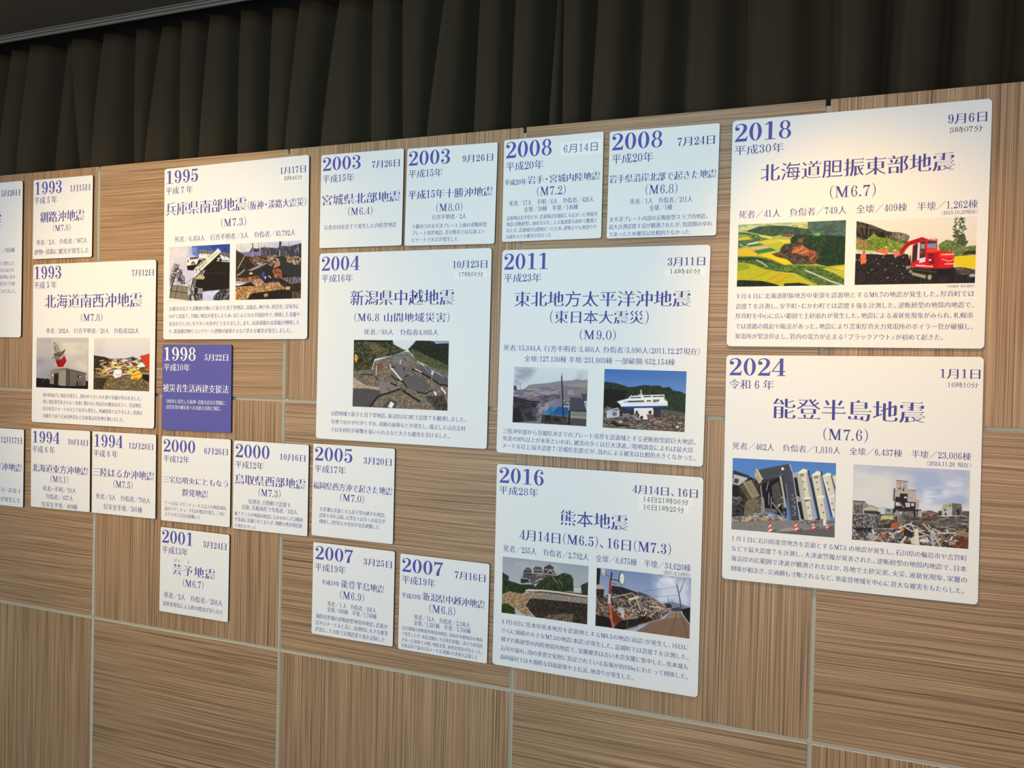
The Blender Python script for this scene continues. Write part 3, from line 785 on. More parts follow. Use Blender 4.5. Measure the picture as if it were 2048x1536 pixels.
PHOTO['castle']=((182, 199, 209),[
('G',[(124,141,157),(142,157,170)],[-84,452]),
('C',(150,163,174),[133,47,707,35,709,179,136,220],0.7,170,2),
('T',[(18,28,16),(36,53,26),(26,39,20),(50,68,33)],[2,279,36,307,81,334,79,413,156,433,221,456,383,426,384,529,292,572,246,615,81,612,6,767],19.2,1.0),
('P',(66,70,80),[257,195,292,150,312,137,352,178,348,234,363,257,365,343,219,370,248,304],0),
('P',(40,40,46),[219,370,312,344,328,410,226,439],0),
('L',(140,145,152),[213,349,254,339,306,345],7.9),
('L',(120,126,134),[258,200,351,184],5.7),
('P',(44,44,50),[264,206,348,193,345,222,264,234],0),
('L',(126,131,138),[279,242,351,236],5.7),
('P',(46,46,52),[288,254,357,246,357,267,285,280],0),
('P',(80,72,70),[359,179,390,107,458,111,480,170],0),
('P',(52,50,53),[374,183,474,178,486,218,369,231],0),
('L',(138,138,142),[356,177,480,175],6.2),
('P',(72,74,80),[363,240,486,227,524,297,485,372,365,429,325,402],0),
('L',(154,156,160),[407,280,440,235,478,263],6.8),
('L',(164,166,165),[391,381,456,314,493,327],8.5),
('L',(130,132,136),[368,222,486,212],5.7),
('L',(120,124,130),[284,418,371,398],6.8),
('P',(62,64,73),[492,105,554,27,607,86,601,134,625,202,656,209,645,266,518,281,486,218],0),
('L',(168,171,175),[493,99,557,37,603,83],5.7),
('P',(40,40,46),[510,103,598,97,598,122,510,130],0),
('L',(160,163,168),[502,143,598,132],5.1),
('L',(172,175,178),[531,198,567,146,603,202],6.2),
('L',(160,163,165),[486,223,656,220],6.2),
('E',(44,44,50),[568,187],20.4,10.2),
('T',[(20,32,20),(38,56,32),(28,43,25),(58,76,47),(24,36,22)],[417,419,518,272,642,242,681,192,731,165,804,187,828,242,838,467,679,489,372,497],20.4,1.0),
('L',(120,132,120),[592,259,655,358],5.7),
('L',(120,132,120),[654,299,711,365],4.5),
('P',(162,171,171),[839,396,928,375,929,446,840,467],0),
('L',(90,100,112),[837,392,928,373],5.7),
('T',[(18,26,18),(34,48,30),(46,62,38)],[916,343,954,307,999,273,998,512,929,492],17.0,1.0),
('P',(30,34,28),[292,572,372,497,679,481,929,483,998,512,999,529,326,548],0),
('T',[(112,110,102),(142,138,128),(86,84,78),(128,124,116)],[339,658,373,565,544,541,999,533,998,650,687,662,374,672],10.2,1.0),
('T',[(28,25,22),(46,41,35),(62,56,48),(20,18,16)],[340,675,687,653,998,646,1000,1000,413,1005,284,824],17.0,0.8),
('L',(30,30,28),[315,572,487,543,657,540,999,545],7.9),
('L',(172,172,165),[287,554,326,535,487,516,657,512,998,520],19.2),
('T',[(142,127,102),(174,158,132),(106,94,74),(122,110,90),(82,72,57)],[8,661,93,601,228,615,367,575,328,703,286,824,384,998,297,995,155,876,7,832],13.6,1.0),
('T',[(20,30,12),(38,53,20),(52,64,29)],[-2,838,72,815,162,893,169,991,0,1000],17.0,1.0),
('L',(150,140,122),[295,839,378,995],14.7),
('L',(140,134,118),[328,660,384,554],7.9),
('T',[(122,114,100),(92,86,74),(62,57,50),(46,42,37)],[550,933,718,864,841,855,832,1001,482,1003],14.7,1.0)])
PHOTO['rubble']=((182, 201, 213),[
('G',[(96,120,166),(130,154,190)],[-92,533]),
('C',(172,190,218),[586,-34,1000,0,992,487,648,472],0.95,268,1),
('C',(200,214,232),[694,-3,879,0,855,144,723,152],0.9,107,1),
('P',(98,113,142),[712,464,812,427,897,447,994,478,996,554,719,577],0),
('P',(40,39,48),[715,480,797,463,811,524,772,570],0),
('P',(60,60,68),[804,534,887,500,910,572,804,585],0.3),
('T',[(36,34,33),(72,68,64),(112,107,100),(26,24,25),(142,136,128)],[167,276,272,281,447,342,566,361,691,464,799,586,679,747,467,895,283,1004,3,995,-2,447,76,484,131,438],16.1,1.0),
('P',(30,32,38),[167,280,294,286,450,345,437,395,274,410,175,421],0.5),
('D',[(152,147,140),(122,117,112),(178,173,163),(50,48,48),(32,30,32),(96,92,88)],[197,442,447,367,691,489,783,589,652,719,465,784,323,788,206,640],120,[26.8,107.1],[5.4,15.0],None),
('D',[(152,147,140),(122,117,112),(70,66,62)],[566,369,696,471,794,587,678,671],40,[21.4,75.0],[4.3,9.6],None),
('P',(50,74,92),[455,323,544,357,534,401,450,384],0),
('L',(182,178,168),[360,479,459,416],21.4),
('L',(150,144,134),[438,463,484,625],16.1),
('L',(160,156,150),[574,547,692,553],16.1),
('L',(170,165,155),[176,481,393,361],7.5),
('P',(26,23,21),[0,6,45,18,35,284,1,303],0),
('P',(152,147,137),[1,299,96,298,92,351,1,360],0),
('P',(40,35,31),[1,368,91,355,80,552,-1,499],0),
('D',[(132,122,107),(92,82,70),(40,36,32)],[1,464,88,533,90,681,4,681],30,[32.1,85.7],[5.4,9.6],0.9),
('P',(172,172,168),[47,9,95,13,85,149,66,131],0),
('L',(30,30,36),[51,90,88,148],5.4),
('L',(30,30,36),[90,100,149,132],5.4),
('L',(26,28,38),[166,172,240,184],10.7),
('L',(26,28,38),[178,239,217,249],7.5),
('E',(30,32,40),[274,145],34.3,70.7),
('E',(184,200,200),[278,144],25.7,62.1),
('E',(120,140,110),[265,227],11.8,13.9),
('P',(96,39,22),[173,672,288,821,259,901,193,867],0),
('P',(162,167,177),[272,665,312,665,314,800,284,807],0),
('P',(150,154,160),[234,651,272,643,278,720,246,726],0),
('E',(192,72,38),[334,743],18.2,15.0),
('P',(22,20,18),[0,804,153,824,197,984,0,1000],0.4),
('P',(27,25,23),[280,849,550,706,621,768,466,882,327,999,194,993],0.4),
('L',(122,117,97),[302,818,454,756],23.6),
('L',(112,107,97),[326,994,461,907],15.0),
('L',(110,104,96),[549,612,553,748],7.5),
('L',(72,66,60),[346,835,353,971],8.6),
('P',(106,91,79),[805,593,899,582,997,773,1000,1000,441,1000,574,838,732,727],0.06),
('P',(124,108,94),[805,593,899,582,932,660,748,724],0),
('L',(84,72,64),[857,599,840,806,790,987],8.6),
('L',(70,62,56),[889,601,945,784,975,989],7.5),
('T',[(120,112,102),(80,74,66),(150,142,130)],[466,878,679,739,743,708,574,846],9.6,1.0),
('P',(21,23,25),[909,529,998,484,998,756,921,603],0),
('L',(120,50,36),[156,174,148,426],23.6),
('L',(28,24,27),[167,56,159,182],15.0),
('L',(172,172,182),[147,435,149,586],25.7),
('L',(172,82,52),[153,594,173,820,195,984],21.4),
('L',(36,39,46),[855,144,884,332,907,555],10.7),
('L',(62,72,92),[850,153,805,16],3.2),
('L',(62,72,92),[860,143,847,12],3.2),
('L',(50,56,70),[888,264,942,13],5.4),
('L',(62,72,92),[883,265,921,10],3.2),
('L',(62,72,92),[879,308,620,389],3.2),
('L',(72,84,106),[850,178,511,312],3.2),
('L',(50,54,62),[769,346,770,452],4.3),
('L',(90,100,124),[587,8,723,186],2.7)])
PHOTO['valley']=((248, 233, 211),[
('G',[(176,184,110),(168,166,40)],[34,547]),
('T',[(182,192,140),(204,202,120),(140,156,110),(196,196,176)],[0,0,661,1,648,110,543,81,438,48,226,34,88,106,3,128],23.0,4),
('T',[(78,100,82),(92,114,94),(66,88,70)],[651,5,1000,0,1000,266,784,236,546,222,514,159,658,106],36.6,2),
('T',[(52,74,58),(70,92,66),(60,82,60),(84,100,66)],[72,114,189,50,306,38,470,59,648,114,701,179,624,218,420,189,336,215,191,166],31.4,0.8),
('T',[(28,48,26),(42,64,35),(36,56,31),(54,78,43),(30,50,30)],[495,264,535,204,650,202,999,249,998,681,840,705,726,653,760,549,670,431,601,357,507,344],31.4,1.0),
('P',(84,112,62),[2,123,99,143,175,174,315,245,178,286,7,385],0.25),
('P',(216,192,54),[3,220,90,196,139,244,4,258],0),
('P',(150,160,70),[2,164,78,168,138,208,3,209],0),
('P',(216,196,62),[204,292,316,262,407,312,270,340],0),
('P',(186,186,52),[275,349,444,314,440,384,362,429],0),
('P',(222,206,72),[337,256,498,277,496,317,433,324],0),
('P',(226,206,82),[202,186,326,219,316,255,219,214],0),
('P',(242,228,212),[89,317,188,287,202,305,98,333],0),
('P',(76,122,62),[92,332,200,311,256,345,104,369],0),
('P',(218,178,112),[99,376,264,349,313,387,143,419],0),
('P',(62,122,67),[154,432,318,389,375,436,198,481],0),
('P',(228,184,46),[6,407,88,375,192,483,182,516,5,499],0),
('P',(192,196,60),[198,484,362,442,425,437,410,471,342,486],0),
('P',(232,198,24),[193,499,341,470,396,542,475,550,547,641,451,661,290,546],0),
('T',[(62,50,37),(92,74,54),(46,39,29),(114,96,74)],[409,400,444,340,502,335,601,349,604,498,760,549,721,666,535,667,470,580,369,533,323,489,404,453],13.6,2),
('P',(168,88,54),[529,389,617,376,670,431,732,469,760,549,711,656,684,616,677,537,604,507,510,478],0.2),
('P',(120,70,46),[671,501,759,506,731,644,689,616],0.25),
('L',(228,146,84),[515,476,576,409],6.8),
('L',(232,150,86),[546,473,623,402],8.4),
('L',(230,152,90),[583,497,660,446],6.3),
('L',(220,136,88),[604,511,670,458],5.2),
('L',(224,144,100),[683,590,728,522],6.3),
('P',(154,84,54),[573,266,615,258,608,327,569,312],0),
('P',(142,87,68),[420,184,525,182,513,240,405,216],0.25),
('T',[(52,77,30),(92,117,47),(72,97,37),(122,137,57)],[3,515,145,521,301,555,451,668,721,688,814,713,1001,915,1000,1000,759,988,548,804,400,772,272,723,131,633,3,605],15.7,2.5),
('P',(50,66,30),[3,524,237,552,344,619,441,676,237,597,4,565],0.3),
('L',(218,208,188),[183,577,238,624,288,681],7.8),
('L',(218,208,188),[646,755,740,828,870,929,987,998],10.5),
('P',(190,180,28),[3,607,120,648,272,734,527,803,717,987,405,1002,3,876],0.05),
('P',(150,160,30),[3,614,104,645,132,709,5,749],0),
('P',(208,168,22),[411,789,527,812,372,954,276,920],0),
('L',(132,127,22),[109,892,315,761],3.7),
('L',(132,127,22),[286,907,427,793],3.7),
('L',(132,127,22),[372,954,527,812],3.7),
('L',(224,194,84),[427,787,532,799,720,987],5.7),
('L',(150,160,60),[548,800,664,892,756,982],5.2),
('T',[(22,30,14),(38,48,22),(15,20,10)],[1,894,60,891,244,910,319,939,405,981,405,1005,0,1000],17.8,0.5),
('T',[(22,30,14),(38,48,22),(15,20,10)],[452,956,587,948,686,984,666,1009,447,1003],17.8,0.5),
('P',(192,187,52),[794,738,996,694,998,882,908,812],0),
('P',(232,192,52),[911,725,997,705,998,769,957,768],0),
('L',(110,100,50),[824,718,968,775],4.2),
('L',(200,196,110),[913,808,962,766],4.2),
('P',(112,182,62),[701,214,752,178,775,201,759,233],0),
('E',(230,215,205),[173,208],4.2,6.3),
('E',(230,215,205),[224,253],5.2,4.2),
('L',(240,235,225),[22,322,47,346],6.3)])
PHOTO['excavator']=((249, 231, 202),[
('G',[(242,224,194),(238,216,180)],[-35,428]),
('T',[(62,54,35),(88,78,52),(42,34,24),(104,92,62)],[0,0,68,34,144,78,263,173,317,195,369,199,443,242,460,272,436,385,107,366,3,283],17.7,0.4),
('P',(34,28,22),[2,88,124,135,242,200,255,298,106,299,3,234],0.5),
('D',[(110,96,70),(84,74,54)],[10,88,232,190,233,277,13,225],26,[41.6,78.0],[2.6,4.2],1.57),
('C',(240,222,192),[306,204,459,252,446,366,318,301],0.7,31,1),
('T',[(112,132,37),(152,167,57),(87,107,32),(132,142,52)],[4,351,100,289,152,204,196,265,287,290,340,341,420,374,422,537,184,487,6,448],18.7,1.0),
('T',[(152,122,62),(122,97,52),(172,140,80)],[3,263,111,328,145,427,5,409],18.7,1.0),
('D',[(72,87,47),(97,107,62),(82,92,54)],[822,10,852,-26,887,-4,909,92,921,196,886,231,926,394,859,484,834,502,810,236],130,[7.3,23.9],[6.2,15.6],None),
('L',(96,80,60),[831,96,822,520],6.8),
('T',[(72,87,47),(112,117,72),(60,74,40)],[856,267,907,270,926,403,890,523,839,521],15.6,1.0),
('T',[(92,112,42),(122,132,62),(77,97,42),(150,150,90)],[695,409,760,337,827,369,909,449,1004,436,1004,576,830,595,707,533],16.6,1.0),
('P',(66,54,36),[900,524,1005,510,1004,567,901,571],0.3),
('P',(236,197,26),[823,595,1005,581,1003,789,914,770,833,748],0.03),
('P',(226,202,168),[1,448,152,477,185,527,2,518],0.2),
('T',[(30,23,19),(46,35,27),(22,17,15),(62,48,38)],[1,511,163,524,449,539,483,740,833,755,904,758,1000,828,1000,1000,0,1000],13.5,1.0),
('D',[(150,140,130),(200,190,180)],[3,555,449,577,455,929,11,942],20,[4.2,13.5],[3.1,6.2],None),
('T',[(92,77,62),(62,50,40),(152,127,102)],[833,755,904,758,1006,800,1002,870,855,864],15.6,3),
('E',(172,162,172),[976,883],27.0,14.6),
('P',(192,26,28),[352,558,430,356,559,285,611,319,539,364,462,410,432,466,392,569],0),
('L',(130,16,18),[375,535,436,394,580,312],8.3),
('P',(216,124,98),[319,498,337,466,374,487,383,540,340,595],0),
('P',(216,26,27),[477,692,485,407,529,352,596,318,686,347,692,494,809,525,829,562,824,750,792,765,608,766,475,732],0),
('P',(190,18,22),[599,508,702,504,706,759,603,760],0),
('P',(240,60,50),[603,463,692,471,693,522,604,520],0),
('P',(236,40,36),[705,533,827,558,826,614,706,608],0),
('P',(48,43,38),[491,417,529,381,523,639,485,676],0),
('P',(217,207,192),[528,377,546,372,543,631,525,639],0),
('P',(58,48,44),[547,363,587,344,591,595,546,612],0),
('P',(150,150,146),[553,392,584,393,583,469,554,458],0),
('E',(150,50,40),[560,516],14.6,18.7),
('P',(227,208,202),[543,612,594,593,592,662,544,680],0),
('P',(132,137,142),[604,354,678,361,681,463,606,451],0),
('P',(56,56,62),[603,349,680,357,679,389,604,390],0),
('P',(30,26,24),[462,558,472,559,477,692,464,682],0),
('P',(110,12,14),[612,552,666,542,669,693,633,692],0),
('L',(200,40,36),[613,585,667,583],4.2),
('L',(200,40,36),[613,618,667,618],4.2),
('L',(200,40,36),[627,652,668,652],4.2),
('E',(245,225,215),[632,638],9.4,7.3),
('L',(246,214,204),[519,715,589,724],12.5),
('L',(216,26,27),[532,700,534,738],2.6),
('L',(216,26,27),[548,700,550,738],2.6),
('L',(216,26,27),[562,701,564,739],2.6),
('L',(216,26,27),[575,702,577,740],2.6),
('L',(246,214,204),[598,730,653,736],9.4),
('L',(216,26,27),[615,718,616,746],3.1),
('L',(216,26,27),[631,718,631,747],3.1),
('L',(250,190,84),[723,560,748,558],10.4),
('L',(246,204,194),[755,559,821,559],10.4),
('L',(236,40,36),[771,545,772,574],2.6),
('L',(236,40,36),[789,546,789,575],2.6),
('L',(236,40,36),[805,547,806,575],2.6),
('L',(250,150,142),[729,628,786,665,825,635],8.3),
('L',(246,190,182),[755,703,823,703],7.8),
('E',(222,122,72),[637,325],7.8,9.4),
('E',(222,122,72),[664,327],7.8,9.4),
('E',(90,80,70),[682,334],6.2,8.3),
('P',(150,140,120),[432,719,475,719,478,740,442,777],0),
('P',(36,30,25),[452,758,681,824,715,892,706,971,645,960,485,850],0),
('L',(92,80,62),[452,760,686,824],6.2),
('P',(162,147,112),[485,816,605,868,596,917,485,856],0),
('E',(152,137,107),[474,806],14.6,13.5),
('E',(172,152,112),[633,898],16.6,23.9),
('P',(28,22,20),[680,786,808,778,814,867,715,892],0),
('E',(236,112,62),[70,563],26.0,36.4),
('P',(236,112,62),[45,615,96,598,95,661,72,665,54,685],0),
('E',(60,46,36),[75,491],10.4,7.8),
('L',(40,30,26),[54,688,70,689],6.2),
('P',(226,112,72),[171,500,194,458,231,451,275,535,259,543,211,509],0),
('P',(240,230,215),[184,514,238,524,259,543,201,531],0),
('P',(236,117,62),[252,452,285,434,278,532,254,514],0),
('E',(242,218,154),[264,423],8.8,7.3),
('E',(235,190,150),[337,475],10.4,8.3)])
PHOTO['toppled']=((242, 228, 210),[
('G',[(86,126,184),(94,138,194)],[-35,375]),
('T',[(36,31,28),(62,54,47),(20,18,17),(84,74,64)],[8,181,165,248,239,281,284,332,312,753,7,824],27.4,1.0),
('P',(192,184,174),[17,228,160,272,104,339,70,378,6,363],0.12),
('L',(74,48,42),[16,185,165,242],16.4),
('P',(70,68,66),[26,283,70,295,60,359,18,348],0),
('P',(26,23,22),[2,396,70,382,78,539,3,538],0.3),
('D',[(130,124,118),(70,64,58)],[3,546,78,539,85,705,5,713],16,[32.9,87.6],[3.3,7.7],None),
('P',(96,80,60),[73,389,117,354,208,551,163,563],0.2),
('P',(152,130,97),[104,332,194,295,278,507,206,553],0.12),
('L',(90,74,54),[149,328,179,435,213,480],3.8),
('L',(180,160,124),[116,323,211,543],5.5),
('P',(126,102,77),[136,629,158,571,253,539,239,752,123,792],0.15),
('L',(60,48,38),[147,643,165,713,222,723],3.3),
('T',[(140,128,112),(60,52,46),(96,86,74)],[242,555,287,520,290,755,228,769],18.6,1.0),
('P',(18,15,14),[284,340,466,220,528,374,545,775,367,716,311,714],0),
('P',(82,72,66),[393,362,461,286,500,523,455,668,409,540],0.15),
('P',(120,112,106),[333,672,439,673,456,722,334,727],0),
('L',(60,56,54),[334,692,450,692],4.4),
('L',(60,56,54),[334,711,450,711],4.4),
('L',(160,155,150),[362,295,341,429],6.6),
('L',(130,126,122),[367,458,368,614],8.8),
('L',(130,126,122),[390,510,390,659],7.7),
('L',(150,144,138),[399,580,528,785],11.0),
('P',(190,180,164),[455,613,493,586,461,652],0),
('T',[(150,136,116),(80,70,60),(40,34,30)],[464,457,503,500,539,784,523,801,493,610],16.4,1.0),
('L',(150,142,132),[285,363,298,503,298,731],12.0),
('P',(150,138,126),[303,503,321,548,334,727,295,731],0),
('P',(58,50,47),[292,281,583,161,507,209,290,351],0),
('P',(74,72,76),[255,148,558,42,586,154,306,273],0),
('P',(192,162,118),[237,131,258,154,304,276,268,343,220,228],0.12),
('L',(220,210,190),[240,136,300,276],8.8),
('L',(225,220,210),[560,45,586,145],5.5),
('L',(54,52,55),[327,180,339,230],2.7),
('L',(54,52,55),[356,171,368,221],2.7),
('L',(54,52,55),[384,162,396,212],2.7),
('L',(54,52,55),[413,153,425,202],2.7),
('L',(54,52,55),[442,144,453,193],2.7),
('L',(54,52,55),[322,196,459,147],2.7),
('E',(236,236,236),[495,117],12.0,15.3),
('L',(48,44,46),[481,137,517,177],7.7),
('P',(60,60,66),[480,223,518,189,533,342,498,345],0),
('L',(192,182,162),[474,223,507,453,529,637],16.4),
('P',(70,70,76),[514,178,590,156,673,812,578,820,514,344],0.06),
('L',(120,118,118),[530,319,585,811],8.8),
('D',[(190,188,186),(150,148,146)],[587,446,611,436,637,735,604,746],26,[7.7,18.6],[3.3,5.5],None),
('P',(172,166,158),[593,152,650,155,641,225,722,797,673,810],0),
('P',(30,27,26),[604,228,635,222,669,485,633,472],0),
('P',(30,27,26),[643,556,678,545,713,792,681,784],0),
('L',(190,190,192),[592,160,672,808],6.6),
('P',(150,140,128),[639,487,704,481,704,535,656,551],0),
('P',(227,210,175),[642,152,714,112,791,784,719,797],0),
('P',(190,180,162),[635,226,678,199,751,788,716,797],0),
('P',(167,167,174),[714,112,735,97,831,780,790,784],0),
('P',(242,230,202),[641,155,693,98,728,117,727,146,653,172],0),
('P',(150,136,112),[653,172,699,159,702,205,662,208],0),
('L',(54,42,38),[739,126,850,770],16.4),
('L',(150,140,130),[759,185,799,427],7.7),
('L',(60,48,44),[764,215,858,765],11.0),
('P',(224,207,173),[774,178,839,126,923,770,864,766],0),
('P',(162,162,172),[837,126,856,117,959,789,922,770],0),
('P',(240,228,200),[773,180,821,118,856,133,850,172,785,192],0),
('P',(150,136,112),[791,192,833,176,836,217,796,228],0),
('L',(60,48,43),[860,124,966,716],13.1),
('P',(222,205,173),[873,188,944,140,992,424,995,713,984,714],0),
('P',(162,162,170),[943,140,966,154,992,288,992,424],0),
('P',(240,228,200),[870,184,922,134,954,147,952,174,881,198],0),
('L',(230,222,205),[892,220,989,721],16.4),
('P',(227,212,182),[965,184,1000,157,1001,317],0),
('L',(66,54,48),[954,162,993,349],8.8),
('P',(58,44,35),[684,269,701,266,695,294,691,294,693,277,684,281],0),
('P',(58,44,35),[699,371,716,368,710,396,706,397,708,380,699,383],0),
('P',(58,44,35),[737,613,754,610,748,639,744,639,746,622,737,626],0),
('P',(58,44,35),[755,719,772,716,766,744,762,745,764,728,755,732],0),
('P',(58,44,35),[812,266,829,263,823,291,819,291,821,274,813,278],0),
('P',(58,44,35),[826,360,843,357,837,385,833,385,835,368,826,372],0),
('P',(58,44,35),[862,567,879,564,873,592,869,592,871,575,862,579],0),
('P',(58,44,35),[880,664,897,661,891,689,886,690,888,673,880,677],0),
('P',(58,44,35),[911,265,927,262,922,290,917,290,919,274,911,277],0),
('P',(58,44,35),[925,351,942,348,936,376,932,377,934,360,925,364],0),
('P',(58,44,35),[958,538,975,535,969,563,965,564,967,547,958,551],0),
('P',(58,44,35),[974,621,991,617,985,645,981,646,983,629,974,633],0),
('P',(246,234,204),[701,491,768,472,769,502,709,514],0),
('P',(246,234,204),[829,464,891,443,892,473,838,486],0),
('P',(246,234,204),[943,446,990,419,990,446,948,465],0),
('P',(140,124,100),[707,514,758,507,758,530,715,550],0),
('T',[(167,152,130),(192,178,154),(132,118,100),(86,76,66)],[0,833,143,794,228,754,323,732,451,762,540,799,540,838,8,904],18.6,2.2),
('P',(137,127,117),[-1,904,369,839,998,762,1000,868,537,998,0,1000],0.07),
('P',(170,152,130),[470,963,536,916,807,909,646,966],0),
('P',(104,97,93),[366,1010,536,967,1000,857,1000,1000],0.05),
('L',(96,88,82),[25,914,32,1008],2.7),
('L',(96,88,82),[76,908,89,1002],2.7),
('L',(96,88,82),[128,902,146,995],2.7),
('L',(96,88,82),[179,897,202,989],2.7),
('L',(96,88,82),[229,891,259,983],2.7),
('L',(96,88,82),[280,886,315,976],2.7),
('L',(192,62,52),[42,896,144,878,341,852],6.0),
('D',[(120,108,96),(180,168,150),(60,52,48)],[643,796,995,758,996,812,644,835],20,[21.9,65.7],[4.4,9.9],0.05),
('P',(110,50,44),[810,786,831,757,884,774],0),
('P',(60,54,50),[385,994,453,947,443,972],0),
('P',(226,58,36),[359,1005,366,985,378,840,388,839,406,981,411,996],0),
('P',(246,236,228),[373,914,392,884,395,906,370,938],0),
('P',(246,236,228),[366,978,399,939,403,965,379,989],0),
('P',(60,54,50),[633,948,703,901,693,926],0),
('P',(226,58,36),[606,959,614,939,627,812,636,811,655,935,661,949],0),
('P',(246,236,228),[622,877,641,851,644,870,619,899],0),
('P',(246,236,228),[614,932,648,899,653,919,628,942],0),
('P',(60,54,50),[798,906,858,861,849,885],0),
('P',(226,58,36),[776,916,782,897,792,797,802,796,817,893,822,908],0),
('P',(246,236,228),[788,850,805,828,808,845,786,868],0),
('P',(246,236,228),[782,890,811,868,815,878,794,900],0),
('P',(60,54,50),[928,886,982,842,974,866],0),
('P',(226,58,36),[907,896,912,877,921,799,931,798,944,874,949,888],0),
('P',(246,236,228),[918,842,933,824,936,838,916,857],0),
('P',(246,236,228),[912,870,939,856,942,859,923,881],0),
('P',(236,233,229),[890,766,914,765,915,845,891,844],0)])
PHOTO['burnt']=((241, 225, 200),[
('G',[(200,192,186),(222,212,198)],[-36,543]),
('C',(226,213,190),[1,71,339,70,345,482,1,468],0.95,260,2),
('C',(172,176,190),[443,6,1000,0,1001,463,580,474],0.95,218,1.8),
('C',(232,224,212),[603,300,954,138,956,252,607,503],0.9,83,3),
('C',(180,176,182),[123,6,547,-1,549,116,157,83],0.8,135,2.4),
('P',(152,142,127),[1,480,108,478,150,534,104,563,97,644,1,655],0.12),
('L',(90,76,68),[1,488,109,490],13.5),
('D',[(50,44,38),(70,62,54)],[16,531,92,524,88,637,17,637],24,[20.8,46.8],[4.2,7.3],1.5),
('P',(192,177,147),[98,567,163,528,229,559,235,629,99,644],0),
('L',(80,66,56),[98,567,163,528,231,562],6.2),
('P',(206,196,179),[233,541,288,528,289,631,235,637],0),
('P',(152,152,147),[287,548,359,552,359,632,288,632],0),
('P',(70,68,66),[303,566,335,567,336,591,304,590],0),
('P',(60,48,42),[104,599,223,598,251,612,246,636,105,643],0.3),
('L',(112,62,48),[1,642,110,636],6.2),
('P',(187,167,147),[383,177,481,189,482,437,368,444,375,281],0.12),
('P',(192,167,147),[480,297,553,296,554,455,480,449],0.12),
('P',(182,162,142),[553,410,586,423,576,534,550,536],0.12),
('L',(90,72,60),[380,181,481,191],7.3),
('L',(90,72,60),[482,299,554,300],6.2),
('L',(110,92,78),[417,190,417,333],3.1),
('L',(110,92,78),[449,195,448,338],3.1),
('L',(96,60,44),[366,290,363,445],13.5),
('E',(60,44,36),[411,286],11.4,6.2),
('E',(60,44,36),[442,299],7.3,12.5),
('P',(44,33,29),[414,349,480,346,480,447,552,450,550,544,366,556,372,436,380,391,412,396],0),
('P',(206,196,186),[380,464,418,465,436,506,381,514],0),
('P',(196,188,180),[460,463,503,464,504,515,469,521],0),
('P',(206,196,186),[450,386,473,386,473,408,451,407],0),
('P',(206,196,186),[513,465,538,467,538,502,513,501],0),
('L',(120,106,94),[413,467,451,527],15.6),
('P',(50,40,36),[355,553,599,537,598,563,431,578,356,632],0),
('T',[(122,114,106),(82,74,68),(150,140,130)],[430,578,538,569,534,676,438,687],13.5,1.0),
('L',(45,38,34),[545,561,547,651],21.8),
('L',(45,38,34),[567,558,568,648],13.5),
('P',(182,162,142),[576,555,600,552,599,637,578,636],0),
('P',(192,182,162),[769,506,851,482,858,589,776,598],0.08),
('P',(162,177,112),[769,506,785,454,855,427,851,487],0),
('P',(112,100,92),[853,431,932,431,947,580,857,590],0.3),
('P',(50,44,40),[791,507,804,506,806,537,793,540],0),
('P',(50,44,40),[794,561,811,558,812,591,796,594],0),
('E',(50,44,40),[837,466],6.2,8.3),
('P',(40,35,32),[895,504,915,502,919,579,901,577],0),
('P',(92,82,74),[944,522,1003,518,1002,578,945,580],0.3),
('T',[(132,97,82),(92,72,62),(172,132,112),(60,50,46)],[602,558,679,543,756,573,772,618,603,637],20.8,2),
('P',(66,60,52),[740,544,770,533,776,594,746,598],0.4),
('T',[(72,62,52),(112,100,87),(46,39,34),(142,128,110),(97,77,57)],[0,659,357,624,598,637,1003,574,1000,1000,0,1000],17.7,1.8),
('T',[(132,122,110),(168,155,140),(82,74,66),(57,50,44)],[0,667,240,641,232,814,1,841],20.8,1.0),
('P',(40,35,31),[1,841,200,818,206,865,1,898],0.4),
('P',(192,177,114),[262,650,359,636,370,690,247,704],0.25),
('P',(162,142,122),[356,632,394,563,432,616,435,731,401,738,395,636],0.1),
('P',(130,114,100),[400,635,432,624,435,731,404,738],0),
('T',[(132,62,37),(102,52,34),(152,82,52),(80,46,34)],[837,921,891,875,1001,854,1000,992,797,973],20.8,2),
('D',[(192,177,152),(152,137,117),(62,52,44),(217,202,180),(122,92,67),(44,38,34)],[200,818,402,778,763,720,939,761,868,971,352,991,137,987],150,[26.0,114.4],[5.2,13.5],None),
('D',[(172,160,145),(112,100,88),(60,52,46),(200,190,175)],[4,882,201,882,299,990,5,995],70,[15.6,57.2],[5.2,11.4],None),
('D',[(152,138,120),(70,60,52),(110,96,80)],[609,660,991,602,993,740,662,779],60,[31.2,104.0],[5.2,11.4],0.2),
('P',(187,92,28),[343,753,404,737,400,798,344,805],0.1),
('P',(60,46,36),[274,769,343,753,344,805,275,813],0.3),
('L',(170,130,120),[211,831,397,804],6.2),
('P',(92,84,76),[195,839,392,819,350,848,195,875],0),
('P',(50,42,36),[444,789,539,825,535,905,456,899],0),
('E',(217,132,32),[440,813],18.7,14.6),
('L',(202,92,52),[207,986,276,909,326,987],12.5),
('P',(180,160,130),[402,802,443,714,429,807],0),
('L',(227,217,202),[418,800,491,736,554,760],7.8),
('L',(227,217,202),[460,771,523,829,632,806],6.8),
('P',(227,207,168),[546,793,576,789,592,998,552,993],0),
('P',(214,198,168),[509,931,550,879,557,992,526,989],0),
('L',(217,198,162),[472,904,432,997],17.7),
('L',(192,172,132),[615,722,704,836,767,994],13.5),
('L',(172,167,167),[689,831,709,992],21.8),
('L',(202,187,157),[750,823,890,806],12.5),
('P',(227,217,202),[590,920,670,919,666,945,598,945],0),
('P',(152,122,82),[890,767,1000,785,998,848,896,832],0.15),
('L',(200,186,160),[698,775,765,813],10.4)])

